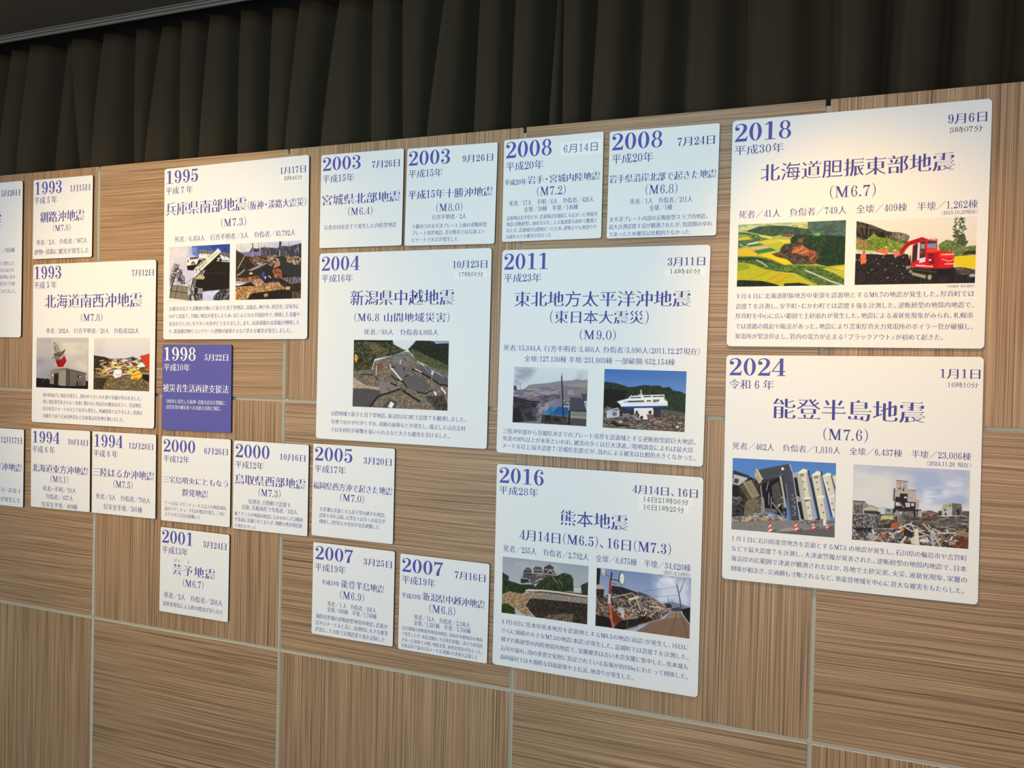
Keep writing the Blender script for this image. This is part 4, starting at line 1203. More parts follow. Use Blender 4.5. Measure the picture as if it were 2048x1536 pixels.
def rgb(c): return np.array(c, float)
def value_noise(rng, H, W, cy, cx):
    cy, cx = max(cy, 1.0), max(cx, 1.0)
    g = rng.random((int(H / cy) + 3, int(W / cx) + 3))
    y = np.arange(H) / cy; x = np.arange(W) / cx
    yi, xi = y.astype(int), x.astype(int); fy, fx = (y - yi)[:, None], (x - xi)[None]
    fy, fx = fy * fy * (3 - 2 * fy), fx * fx * (3 - 2 * fx)
    a, b = g[yi][:, xi], g[yi][:, xi + 1]; c, d = g[yi + 1][:, xi], g[yi + 1][:, xi + 1]
    return (a * (1 - fx) + b * fx) * (1 - fy) + (c * (1 - fx) + d * fx) * fy
def poly_mask(pts, H, W):
    p = np.asarray(pts, float)
    x0, x1 = max(0, int(p[:, 0].min())), min(W, int(p[:, 0].max()) + 2)
    y0, y1 = max(0, int(p[:, 1].min())), min(H, int(p[:, 1].max()) + 2)
    if x1 <= x0 or y1 <= y0: return None
    xx = np.arange(x0, x1)[None] + .5; yy = np.arange(y0, y1)[:, None] + .5
    m = np.zeros((y1 - y0, x1 - x0), bool)
    for (ax, ay), (bx, by) in zip(p, np.roll(p, -1, 0)):
        if ay == by: continue
        m ^= ((ay > yy) != (by > yy)) & (xx < (bx - ax) * (yy - ay) / (by - ay) + ax)
    return (slice(y0, y1), slice(x0, x1)), m
def paint(key, nx, ny):
    white, ops = PHOTO[key]
    rng = np.random.default_rng(sum(map(ord, key)))
    S = 3; W, H = nx * S, ny * S
    im = np.zeros((H, W, 3)); kx, ky = W / 1000.0, H / 1000.0
    def P(f): return np.array(f, float).reshape(-1, 2) * (kx, ky)
    def fill(pts, c, amp=0.0):
        r = poly_mask(pts, H, W)
        if r is None: return
        sl, m = r; col = np.broadcast_to(c, m.shape + (3,))
        if amp:
            n = value_noise(rng, *m.shape, 14 * kx, 14 * kx) * .6 + value_noise(rng, *m.shape, 5 * kx, 5 * kx) * .4
            col = col * (1 + amp * 2.4 * (n - .5))[..., None]
        im[sl][m] = col[m]
    def line(q, w, c):
        for a, b in zip(q[:-1], q[1:]):
            d = b - a; L = np.hypot(*d) + 1e-9; nrm = np.array([-d[1], d[0]]) / L * max(w, 1.6) / 2; ex = d / L * w * .25
            fill([a + nrm - ex, b + nrm + ex, b - nrm + ex, a - nrm - ex], c)
    for o in ops:
        t = o[0]
        if t == 'G':
            c0, c1 = [rgb(h) for h in o[1]]; y0, y1 = o[2][0] * ky, o[2][1] * ky
            f = np.clip((np.arange(H) - y0) / (y1 - y0), 0, 1)[:, None, None]
            im[:] = c0 * (1 - f) + c1 * f
        elif t == 'P': fill(P(o[2]), rgb(o[1]), o[3])
        elif t == 'L': line(P(o[2]), o[3] * kx, rgb(o[1]))
        elif t == 'E':
            (cx, cy), = P(o[2]); a = np.linspace(0, 2 * math.pi, 20, endpoint=False)
            fill(np.stack([cx + o[3] * kx * np.cos(a), cy + o[4] * kx * np.sin(a)], 1), rgb(o[1]))
        elif t == 'T':
            r = poly_mask(P(o[2]), H, W)
            if r is None: continue
            sl, m = r; cs = np.array([rgb(h) for h in o[1]]); s, a = o[3] * kx * .72, o[4]
            cyy, cxx = (s, s * a) if a >= 1 else (s / a, s)
            n = .36 * value_noise(rng, *m.shape, cyy, cxx) + .36 * value_noise(rng, *m.shape, cyy / 2, cxx / 2) + .28 * value_noise(rng, *m.shape, cyy / 4, cxx / 4)
            lum = cs.sum(1).argsort(); cs = cs[lum]
            v = np.clip((n - .5) * 2.6 + .5, 0, .9999) * (len(cs) - 1)
            i = v.astype(int); f = np.clip((v - i) * 1.6 - .3, 0, 1)[..., None]
            col = cs[i] * (1 - f) + cs[i + 1] * f
            hue = value_noise(rng, *m.shape, s * 3, s * 3)[..., None]
            col = col * (1 + (hue - .5) * np.array([.25, .1, -.15]))
            col = col * (.86 + .28 * value_noise(rng, *m.shape, 2.5, 2.5))[..., None]
            im[sl][m] = col[m]
        elif t == 'C':
            r = poly_mask(P(o[2]), H, W)
            if r is None: continue
            sl, m = r; k = max(3, int(34 * kx))
            w = np.zeros((m.shape[0] + 2 * k, m.shape[1] + 2 * k)); w[k:-k, k:-k] = m
            for ax in (0, 1):
                for _ in range(2):
                    c = np.cumsum(w, ax); w = (np.roll(c, -k, ax) - np.roll(c, k, ax)) / (2 * k)
                    if ax == 0: w[:k] = 0; w[-k:] = 0
                    else: w[:, :k] = 0; w[:, -k:] = 0
            w = np.clip(w[k:-k, k:-k], 0, 1)
            n = value_noise(rng, *m.shape, o[4] * kx / 2, o[4] * kx / 2 * o[5]) * .6 + value_noise(rng, *m.shape, o[4] * kx / 5, o[4] * kx / 5 * o[5]) * .4
            w = (w * o[3] * np.clip(n * 2.2 - .25, 0, 1))[..., None]
            im[sl] = im[sl] * (1 - w) + rgb(o[1]) * w
        elif t == 'D':
            q = P(o[2]); r = poly_mask(q, H, W)
            if r is None: continue
            sl, m = r; ys, xs_ = np.nonzero(m)
            if not len(ys): continue
            cs = [rgb(h) for h in o[1]]
            for _ in range(o[3]):
                i = rng.integers(len(ys)); c = np.array([xs_[i] + sl[1].start, ys[i] + sl[0].start], float)
                a = rng.uniform(-1.3, 1.3) if o[6] is None else o[6] + rng.normal() * .22
                L = rng.uniform(*o[4]) * kx / 2; w = rng.uniform(*o[5]) * kx
                d = np.array([math.cos(a), math.sin(a)]) * L
                line([c - d, c + d], w, cs[rng.integers(len(cs))] * rng.uniform(.85, 1.12))
    im = np.clip(im, 0, 255)
    lin_im = lin(im).reshape(ny, S, nx, S, 3).mean((1, 3))
    out = (lin_im / lin(rgb(white))) ** 1.03 * 0.70
    return np.clip(out, 0.003, 0.78)

def photo_print(key, x0, z0, x1, z1, parent, step):
    nx, ny = int((x1 - x0) / step), int((z1 - z0) / step)
    c = paint(key, nx, ny)
    X, Z = np.meshgrid(np.linspace(x0, x1, nx), np.linspace(z1, z0, ny))
    v = np.stack([X * .001, np.full_like(X, FRONT - 0.00020), Z * .001], -1).reshape(-1, 3)
    i = np.arange(nx * ny).reshape(ny, nx)
    f = np.stack([i[1:, :-1], i[1:, 1:], i[:-1, 1:], i[:-1, :-1]], -1).reshape(-1, 4)
    me = bpy.data.meshes.new('photo_print')
    me.vertices.add(len(v)); me.vertices.foreach_set('co', v.ravel())
    me.loops.add(f.size); me.loops.foreach_set('vertex_index', f.ravel())
    me.polygons.add(len(f)); me.polygons.foreach_set('loop_start', np.arange(0, f.size, 4))
    me.update(calc_edges=True)
    at = me.color_attributes.new('print', 'FLOAT_COLOR', 'POINT')
    at.data.foreach_set('color', np.concatenate([c.reshape(-1, 3), np.ones((nx * ny, 1))], 1).astype(np.float32).ravel())
    me.materials.append(PRINT)
    return link('photo_print', me, parent)

# ------------------------------------------------------------------ the display panels
FRONT = -0.006
LABELS = {
 '1983': 'large white panel dated May 26, cut off by the left edge of the photo',
 '1987': 'small white panel dated December 17, cut off by the left edge of the photo',
 '1993a': 'small white 1993 panel dated January 15, above the large panel with the leaning lighthouse',
 '1993b': 'large white 1993 panel dated July 12 with a leaning red and white lighthouse picture',
 '1994a': 'small white 1994 panel dated October 4, below the left half of the lighthouse panel',
 '1994b': 'small white 1994 panel dated December 28, below the right half of the lighthouse panel',
 '1995': 'large white 1995 panel dated January 17 with a bus hanging off a broken highway',
 '1998': 'small blue 1998 panel with white lettering, the only blue one on the wall',
 '2000a': 'small white 2000 panel dated June 26, directly below the blue panel',
 '2000b': 'small white 2000 panel dated October 6, left of the 2005 panel',
 '2001': 'small white 2001 panel dated March 24, lowest panel under the blue one',
 '2003a': 'small white 2003 panel dated July 26, left one of the 2003 pair at the top',
 '2003b': 'small white 2003 panel dated September 26, right one of the 2003 pair at the top',
 '2004': 'large white 2004 panel with one picture of a cracked and broken road',
 '2005': 'small white 2005 panel dated March 20, right below the broken road panel',
 '2007a': 'small white 2007 panel dated March 25, directly below the 2005 panel',
 '2007b': 'small white 2007 panel dated July 16, just left of the castle panel',
 '2008a': 'small white 2008 panel whose June 14 date is on a pasted sticker',
 '2008b': 'small white 2008 panel dated July 24, next to the large 2018 panel',
 '2011': 'large white 2011 panel with a white ship stranded on a building',
 '2016': 'large white 2016 panel with a castle picture and a collapsed house picture',
 '2018': 'large white 2018 panel with a red excavator picture, at the upper right',
 '2024': 'large white 2024 panel with a toppled building and traffic cones picture',
}
PHOTO_LABELS = {
 'lighthouse': 'picture of a leaning red and white lighthouse', 'debris': 'picture of wreckage and a red roof',
 'highway': 'picture of a bus hanging off a broken highway', 'ruins': 'picture of a burnt field of rubble',
 'road': 'picture of a cracked mountain road', 'wave': 'picture of a tsunami wave reaching blue roofs',
 'ship': 'picture of a white ship stranded on a house', 'castle': 'picture of a castle with collapsed stone walls',
 'rubble': 'picture of a collapsed house beside a road', 'valley': 'aerial picture of a landslide above yellow fields',
 'excavator': 'picture of a red excavator on black soil', 'toppled': 'picture of a toppled building with traffic cones',
 'burnt': 'picture of a burnt tower above debris'}
NAMES = {'year': 'year_lettering', 'date': 'date_lettering', 'era': 'era_lettering', 'title': 'title_lettering', 'title2': 'subtitle_lettering',
         'magnitude': 'magnitude_lettering', 'cas': 'casualty_lettering', 'body': 'caption_lettering', 'note': 'note_lettering',
         'credit': 'credit_lettering', 'ruby': 'reading_lettering', 'time': 'time_lettering'}
BOARDS = []
def board(*a): BOARDS.append(a)
board('1983',-0.1464,1.9501,0.0,0.54,[
 ('date','5月26日',167.5,231.4,89.5,24.5),
 ('title','震',113.3,142.8,72.9,49.3),
 ('cas','／934棟',172.7,33.2,63.1,17.9),
 ('body','近で発生した',158.3,-12.6,75.8,14.4),
 ('body','ないほどの',166.9,-36.2,65.6,14.4),
 ('body','源が陸に近か',160.4,-59.6,79.8,14.4),
 ('body','発生の７分後',161.6,-83.3,77.4,14.4),
 ('body','になりました。',162.9,-109.2,82.2,14.4),
 ],[])
board('1987',0.0097,1.2266,0.0,0.27,[
 ('date','12月17日',24.2,95.7,100.9,24.6),
 ('title','方沖地震',-3.7,1.1,131.8,28.4),
 ('cas','東京・震度４',8.0,-79.6,112.3,16.0),
 ('cas','害が発生した',6.5,-112.5,116.4,18.0),
 ],[])
board('1993a',0.3099,2.0833,0.0,0.27,[
 ('year','1993',-125.3,105.8,121.9,42.2),
 ('date','1月15日',35.5,96.7,87.7,24.3),
 ('era','平成５年',-129.6,64.3,105.0,25.3),
 ('title','釧路沖地震',-102.1,6.2,202.5,39.0),
 ('magnitude','(M7.8)',-40.8,-33.0,78.8,23.7),
 ('cas','死者／2人\u3000負傷者／967人',-117.3,-78.8,231.8,19.0),
 ('cas','建物・道路に被害が発生した',-126.5,-111.5,250.0,19.5),
 ],[])
board('1993b',0.4497,1.6609,0.19,0.54,[
 ('year','1993',-262.1,241.0,122.5,42.3),
 ('date','7月12日',170.2,230.4,90.2,23.4),
 ('era','平成５年',-265.4,199.0,105.1,25.4),
 ('title','北海道南西沖地震',-214.0,143.2,428.0,48.0),
 ('magnitude','(M7.8)',-48.5,87.1,94.0,27.5),
 ('cas','死者／202人\u3000行方不明者／28人\u3000負傷者323人',-205.5,43.2,408.4,18.1),
 ('body','夜10時過ぎに地震が発生し、闇の中で多くの人命や家屋が失われました。',-218.1,-175.1,435.0,14.3),
 ('body','特に地震発生後まもなく津波に襲われた奥尻島の被害は大きく、青苗地区',-217.7,-197.9,435.0,14.3),
 ('body','は浸水高８メートル以上で火災も発生し、壊滅状態となりました。津波は',-217.4,-220.9,438.5,14.3),
 ('body','島根県で床下浸水50世帯など日本海沿岸各地を襲いました。',-217.0,-246.1,361.8,14.4),
 ],[('p_lighthouse',[-250.3, -150.3, -12.9, 20.1]),('p_debris',[10.7, -150.8, 248.2, 19.9]),])
board('1994a',0.3152,1.2348,0.6,0.27,[
 ('year','1994',-125.7,106.0,123.4,39.6),
 ('date','10月4日',36.7,95.5,88.6,22.8),
 ('era','平成６年',-129.3,64.3,105.6,25.0),
 ('title','北海道東方沖地震',-129.2,0.4,256.8,28.1),
 ('magnitude','(M8.1)',-42.2,-33.3,80.0,24.8),
 ('cas','死者・不明／10人',-78.6,-68.1,153.1,18.6),
 ('cas','負傷者／437人',-63.7,-94.5,124.5,18.6),
 ('cas','住家全半壊／409棟',-83.3,-122.1,163.8,18.6),
 ],[])
board('1994b',0.5954,1.2372,0.39,0.27,[
 ('year','1994',-125.3,105.5,122.0,40.9),
 ('date','12月28日',22.6,95.6,100.9,22.8),
 ('era','平成６年',-130.2,63.3,106.3,24.6),
 ('title','三陸はるか沖地震',-131.3,1.6,260.1,29.2),
 ('magnitude','(M7.5)',-41.2,-33.6,80.2,25.7),
 ('cas','死者／3人\u3000負傷者／788人',-117.5,-78.6,232.1,19.0),
 ('cas','住家全半壊／501棟',-83.4,-110.5,164.3,19.5),
 ],[])
board('1995',1.0195,1.9502,0.56,0.54,[
 ('year','1995',-260.6,242.0,124.0,40.3),
 ('date','1月17日',169.9,230.3,88.9,22.5),
 ('time','5時46分',183.8,206.3,63.2,14.7),
 ('era','平成７年',-263.5,199.2,106.3,23.4),
 ('title','兵庫県南部地震',-263.9,141.6,312.5,42.3),
 ('title2','(阪神・淡路大震災)',53.2,133.8,207.7,26.7),
 ('magnitude','(M7.3)',-46.2,87.3,92.9,27.8),
 ('cas','死者／6,434人\u3000行方不明者／3人\u3000負傷者／43,792人',-226.8,45.2,451.8,19.0),
 ('body','大都市の直下で活断層が動いて起きた直下型地震。淡路島、神戸市、西宮市、宝塚市に',-246.4,-173.2,488.1,13.9),
 ('body','かけて震度７。早朝に地震が発生したため、ほとんどの人が就寝中で、倒壊した家屋や',-246.8,-196.9,490.3,13.9),
 ('body','家具の下じきになり多くの方が亡くなりました。また、高速道路の高架橋が倒壊した',-246.6,-220.7,489.7,13.9),
 ('body','り、鉄道構造物やコンクリート建物が崩壊するなど甚大な被害が発生しました。',-245.7,-244.3,460.6,14.0),
 ],[('p_highway',[-246.9, -149.9, -12.1, 21.5]),('p_ruins',[10.6, -150.3, 246.5, 20.7]),('s',[(166.6, 216.6), (256.4, 216.2), (256.7, 194.3), (166.8, 195.1)]),])
board('1998',0.8861,1.5274,0.49,0.27,[
 ('year','1998',-127.2,105.8,124.5,41.8),
 ('date','5月22日',33.0,95.8,89.5,22.5),
 ('era','平成10年',-129.4,63.3,105.4,24.1),
 ('title','被災者生活再建支援法',-131.0,-1.9,256.5,25.9),
 ('body','1995年に発生した阪神・淡路大震災を契機に、',-117.1,-44.0,234.3,13.5),
 ('body','自然災害の被災者への支援を目的に制定。',-116.8,-62.2,213.0,13.5),
 ],[])
board('2000a',0.8887,1.2373,0.39,0.27,[
 ('year','2000',-126.9,104.9,125.7,39.3),
 ('date','6月26日',34.6,95.8,89.9,22.6),
 ('era','平成12年',-127.3,63.4,103.9,23.1),
 ('title','三宅島噴火にともなう',-129.4,-2.5,255.9,22.1),
 ('title','群発地震',-50.8,-39.7,101.8,23.9),
 ('body','７～８月にマグニチュード５以上の地震40回、',-118.3,-77.7,241.2,13.5),
 ('body','最大マグニチュード6.5の地震が発生。これに',-119.1,-95.2,237.5,13.5),
 ('body','より９月３日全島避難した',-117.8,-113.4,139.2,13.1),
 ],[])
board('2000b',1.17,1.2366,0.14,0.27,[
 ('year','2000',-127.6,104.7,124.2,40.3),
 ('date','10月6日',35.0,94.8,88.9,22.2),
 ('era','平成12年',-128.6,62.6,104.1,23.2),
 ('title','鳥取県西部地震',-127.8,17.9,254.6,31.2),
 ('magnitude','(M7.3)',-40.8,-17.3,79.1,25.0),
 ('cas','境港市、日野町で震度６',-77.7,-47.6,150.0,15.5),
 ('cas','鳥取、島根両県で負傷者／182人',-101.4,-66.2,200.4,15.5),
 ('body','Ｍ７クラスの地殻内地震にもかかわらず活断層',-128.0,-88.0,246.2,13.7),
 ('body','が事前に指摘されておらず、明瞭な地表地震層',-127.6,-105.6,243.9,13.7),
 ('body','も現れなかった',-127.3,-124.6,80.1,12.7),
 ],[])
board('2001',0.8888,0.9452,-0.13,0.27,[
 ('year','2001',-127.7,106.5,121.8,40.7),
 ('date','3月24日',35.6,97.0,88.5,23.7),
 ('era','平成13年',-127.8,64.4,104.2,24.2),
 ('ruby','げい',-77.8,34.4,25.9,10.0),
 ('ruby','よ',-25.5,34.8,8.5,9.9),
 ('title','芸予地震',-84.5,6.4,167.9,33.9),
 ('magnitude','(M6.7)',-41.0,-32.8,79.9,26.1),
 ('cas','死者／2人\u3000負傷者／288人',-116.7,-79.3,230.7,19.6),
 ('body','液状化現象による砂の噴出が見られた',-120.5,-107.4,237.7,15.7),
 ],[])
board('2003a',1.4633,2.0824,-0.19,0.27,[
 ('year','2003',-128.6,107.6,125.9,38.3),
 ('date','7月26日',34.4,96.5,88.4,22.7),
 ('era','平成15年',-129.1,65.0,105.3,24.1),
 ('title','宮城県北部地震',-128.2,3.7,255.6,31.2),
 ('magnitude','(M6.4)',-40.2,-32.8,79.6,24.4),
 ('body','石巻市付近直下で発生した内陸型地震',-119.6,-75.9,237.2,14.1),
 ],[])
board('2003b',1.743,2.0783,-0.73,0.27,[
 ('year','2003',-129.2,106.9,125.8,39.3),
 ('date','9月26日',33.8,96.9,89.1,21.7),
 ('era','平成15年',-129.1,64.2,104.3,23.6),
 ('title','平成15年十勝沖地震',-128.5,6.2,253.9,25.9),
 ('magnitude','(M8.0)',-40.0,-32.4,77.9,24.7),
 ('cas','行方不明者／2人',-52.1,-57.9,102.8,14.3),
 ('body','十勝沖での太平洋プレート上面の逆断層型',-112.5,-82.1,223.9,13.0),
 ('body','プレート境界地震。苫小牧市では石油コン',-111.8,-100.4,216.5,13.0),
 ('body','ビナートで火災が発生した',-111.2,-118.9,139.6,12.6),
 ],[])
board('2004',1.5987,1.6619,-0.14,0.54,[
 ('year','2004',-261.5,239.6,125.8,40.6),
 ('date','10月23日',157.3,227.6,100.8,23.1),
 ('time','17時56分',175.1,200.5,72.1,14.1),
 ('era','平成16年',-262.1,196.9,105.5,23.4),
 ('title','新潟県中越地震',-163.0,139.5,327.0,43.9),
 ('title2','(M6.8 山間地域災害)',-148.1,84.0,298.6,26.6),
 ('cas','死者／68人\u3000負傷者4,805人',-115.8,42.6,234.4,17.3),
 ('body','山間地域で起きた直下型地震。新潟県川口町で震度７を観測しました。',-219.3,-193.8,426.8,13.9),
 ('body','各地で山やがけがくずれ、道路の崩壊などが発生し、孤立した山古志村',-218.7,-217.9,424.9,13.9),
 ('body','では全村民が避難を強いられるなど大きな被害を受けました。',-219.4,-241.0,378.6,14.0),
 ],[('p_road',[-148.4, -171.6, 151.2, 19.8]),('s',[(163.0, 208.4), (257.4, 210.1), (257.9, 193.0), (162.9, 189.5)]),])
board('2005',1.4548,1.2421,-0.09,0.27,[
 ('year','2005',-128.0,106.0,126.1,39.8),
 ('date','3月20日',35.5,96.1,89.7,22.4),
 ('era','平成17年',-129.0,62.4,105.4,23.7),
 ('title','福岡県西方沖で起きた地震',-132.6,13.5,263.0,22.7),
 ('magnitude','(M7.0)',-39.6,-15.7,78.3,23.9),
 ('body','玄界灘を震源とする直下型の横ずれ地震。',-108.1,-55.4,218.2,13.1),
 ('body','震度６弱を記録。玄界島では多くの住宅が',-109.2,-73.0,218.6,13.1),
 ('body','倒壊し、約730人の住民が全島避難した',-108.8,-91.0,199.8,13.2),
 ],[])
board('2007a',1.4613,0.9527,-0.18,0.27,[
 ('year','2007',-126.3,105.4,126.3,38.8),
 ('date','3月25日',35.7,96.6,90.4,22.2),
 ('era','平成19年',-128.2,63.4,104.9,23.6),
 ('title2','平成19年',-103.6,21.3,62.0,15.3),
 ('title','能登半島地震',-35.9,23.8,139.8,23.2),
 ('magnitude','(M6.9)',-39.8,-8.4,78.9,25.3),
 ('cas','死者／１人\u3000負傷者／356人',-81.8,-39.7,161.1,15.1),
 ('cas','全壊／686棟\u3000半壊／1,740棟',-82.7,-56.7,163.9,15.1),
 ('body','海陸境界域の逆断層型地殻内地震。震源が',-121.2,-80.7,238.6,14.3),
 ('body','12キロメートルと浅く、局地的に大きな被害',-120.7,-99.6,239.2,14.3),
 ('body','が出た。３カ所で計測震度６強を記録した',-121.9,-119.2,231.8,14.3),
 ],[])
board('2007b',1.7482,0.9484,-0.29,0.27,[
 ('year','2007',-127.9,104.4,125.8,38.4),
 ('date','7月16日',34.1,95.0,89.7,22.8),
 ('era','平成19年',-128.2,63.4,104.2,23.9),
 ('title2','平成19年',-127.5,18.8,62.4,16.0),
 ('title','新潟県中越沖地震',-61.6,23.5,186.2,23.5),
 ('magnitude','(M6.8)',-40.3,-7.2,78.1,24.9),
 ('cas','死者／15人\u3000負傷者／2,346人',-86.5,-37.5,169.6,15.2),
 ('cas','全壊／1,331棟\u3000半壊／5,708棟',-87.5,-53.9,172.5,15.2),
 ('body','沿岸海域の逆断層型地殻内地震。2004年中越地震の地殻',-124.0,-72.9,244.5,11.8),
 ('body','で発生したが、余震活動は、不活発震源域に、原子力発電所',-123.8,-89.3,244.8,11.8),
 ('body','があった初めての例。地盤変状、液状化現象が目立った。',-124.0,-106.2,244.9,11.8),
 ('body','日本沿岸で最大0.35メートル(柏崎)の津波を記録した',-123.5,-122.0,231.5,12.6),
 ],[])
board('2008a',2.0328,2.0806,0.03,0.27,[
 ('year','2008',-128.5,107.4,126.3,42.6),
 ('time','6月14日',30.6,99.0,89.6,23.6),
 ('era','平成20年',-128.7,63.9,104.7,24.3),
 ('title2','平成20年',-131.6,21.7,62.6,16.7),
 ('title','岩手・宮城内陸地震',-66.0,24.4,194.7,21.5),
 ('magnitude','(M7.2)',-39.7,-6.3,77.7,26.2),
 ('cas','死者／17人\u3000不明／6人\u3000負傷者／426人',-116.6,-34.2,230.3,14.8),
 ('cas','全壊／30棟\u3000半壊／146棟',-74.7,-51.7,147.1,14.8),
 ('body','震源地は岩手県だが、震源域は宮城県にも広がった地殻内',-122.9,-72.7,245.6,11.9),
 ('body','地震(逆断層型)。4000ガルをこえる加速度も初めて観測さ',-122.5,-89.0,245.1,11.9),
 ('body','れたが、震源域が山間地だったため、建物よりも地滑りや',-122.1,-105.4,244.5,11.9),
 ('body','山崩れなどの被害が目立った',-122.5,-121.5,124.6,11.5),
 ],[('s',[(20.8, 115.1), (130.4, 118.8), (131.4, 79.6), (21.0, 79.6)]),])
board('2008b',2.3177,2.0778,-0.41,0.27,[
 ('year','2008',-128.0,107.9,126.1,41.6),
 ('date','7月24日',35.5,96.7,88.9,23.5),
 ('era','平成20年',-128.1,65.2,104.8,25.3),
 ('title','岩手県沿岸北部で起きた地震',-132.3,14.7,263.3,21.7),
 ('magnitude','(M6.8)',-39.2,-16.4,77.9,26.0),
 ('cas','死者／1人\u3000負傷者／211人',-77.4,-44.2,153.4,14.8),
 ('cas','全壊／1棟',-28.9,-61.8,56.7,14.8),
 ('body','太平洋プレート内部の正断層型スラブ内地震。',-129.0,-87.1,242.6,13.0),
 ('body','最大計測震度６弱が観測されたが、短周期のゆれ',-129.3,-105.7,254.3,13.0),
 ('body','であったため被害は比較的少なかった',-128.6,-124.4,200.2,12.7),
 ],[])
board('2011',2.1677,1.652,-0.44,0.54,[
 ('year','2011',-263.3,238.8,121.2,41.9),
 ('date','3月11日',168.2,230.7,89.9,23.3),
 ('time','14時46分',175.1,206.3,73.1,13.7),
 ('era','平成23年',-263.5,195.7,104.9,23.7),
 ('title','東北地方太平洋沖地震',-230.2,139.7,457.4,40.5),
 ('title2','(東日本大震災)',-131.3,93.2,256.7,33.7),
 ('magnitude','(M9.0)',-49.8,47.8,93.7,27.2),
 ('cas','死者/15,844人 行方不明者/3,468人 負傷者/5,890人(2011.12.27現在)',-257.8,10.5,510.8,16.6),
 ('cas','全壊/127,130棟 半壊/231,603棟 一部破損/652,154棟',-198.3,-16.9,391.9,16.6),
 ('body','三陸沖中部から茨城県沖までのプレート境界を震源域とする逆断層型超巨大地震。',-252.9,-210.8,503.3,14.3),
 ('body','死者の90%以上が水死といわれ、被害の多くは巨大津波。(現地調査によれば最大35',-252.3,-230.6,496.6,14.3),
 ('body','メートル以上)最大震度７(宮城県北部)だが、揺れによる被害は比較的大きくなかった。',-252.6,-249.9,504.4,14.3),
 ],[('p_wave',[-226.6, -187.0, -25.1, -39.0]),('p_ship',[17.9, -187.7, 223.2, -38.5]),('s',[(163.1, 211.7), (258.6, 214.0), (259.2, 197.7), (163.6, 195.1)]),])
board('2016',2.1682,1.0844,0.0,0.54,[
 ('year','2016',-261.7,240.4,123.7,41.0),
 ('date','4月14日、16日',96.3,229.4,160.7,23.7),
 ('time','14日21時36分',124.4,206.3,110.9,14.5),
 ('time','16日1時25分',125.4,186.4,99.8,14.5),
 ('era','平成28年',-262.3,200.5,110.5,23.2),
 ('title','熊本地震',-89.8,141.7,176.7,40.3),
 ('title2','4月14日(M6.5)、16日(M7.3)',-201.1,86.4,396.7,30.2),
 ('cas','死者／255人\u3000負傷者／2,792人\u3000全壊／8,675棟\u3000半壊／34,620棟',-245.6,45.4,490.1,18.7),
 ('note','(2017.12.14現在)',178.7,28.2,66.7,10.0),
 ('body','４月14日に熊本県熊本地方を震源地とするM6.5の地震(前震)が発生し、16日に',-245.6,-150.5,491.2,13.8),
 ('body','さらに規模の大きなM7.3の地震(本震)が発生した。益城町では震度７を計測した。',-245.7,-174.7,491.3,13.8),
 ('body','横ずれ断層型の内陸地殻内地震で、家屋被害は古い木造家屋に集中した。熊本城も',-246.7,-198.4,491.4,13.8),
 ('body','石垣が崩れ、国の重要文化財に指定されている長塀が約100mにわたって倒壊した。',-247.1,-222.7,492.6,13.8),
 ('body','南阿蘇村では大規模な斜面崩壊や土石流、地滑りが発生した。',-248.1,-246.5,359.3,14.0),
 ],[('p_castle',[-247.2, -127.9, -11.7, 22.7]),('p_rubble',[9.9, -128.3, 246.8, 21.2]),('s',[(113.4, 215.0), (246.1, 216.1), (245.8, 197.6), (113.3, 198.0)]),('s',[(113.9, 196.4), (235.6, 195.9), (235.5, 178.0), (113.8, 178.9)]),])
board('2018',2.7533,1.9443,0.02,0.54,[
 ('year','2018',-263.7,239.9,126.4,42.2),
 ('date','9月6日',186.9,232.6,74.4,23.9),
 ('time','3時07分',190.7,207.9,63.0,13.4),
 ('era','平成30年',-264.0,198.3,111.7,23.6),
 ('title','北海道胆振東部地震',-202.6,140.9,404.8,41.6),
 ('magnitude','(M6.7)',-49.2,86.6,95.6,30.0),
 ('cas','死者／41人\u3000負傷者／749人\u3000全壊／409棟\u3000半壊／1,262棟',-249.7,44.7,498.4,19.3),
 ('note','(2018.10.29現在)',179.9,28.0,69.2,9.6),
 ('credit','写真提供：東京消防庁',195.2,-133.7,52.9,5.8),
 ('body','９月６日に北海道胆振地方中東部を震源地とするM6.7の地震が発生した。厚真町では',-249.0,-150.0,496.8,13.4),
 ('body','震度７を計測し、安平町・むかわ町では震度６強を計測した。逆断層型の地殻内地震で、',-250.7,-174.3,497.8,13.4),
 ('body','厚真町を中心に広い範囲で土砂崩れが発生した。地震による液状化現象がみられ、札幌市',-251.1,-197.2,497.9,13.4),
 ('body','では道路の隆起や陥没があった。地震により苫東厚真火力発電所のボイラー管が破損し、',-250.4,-221.8,497.4,13.4),
 ('body','発電所が緊急停止し、管内の電力が止まる『ブラックアウト』が初めて起きた。',-250.8,-245.5,441.2,13.5),
 ],[('p_valley',[-250.0, -127.3, -13.4, 21.2]),('p_excavator',[8.6, -127.3, 248.1, 17.8]),])
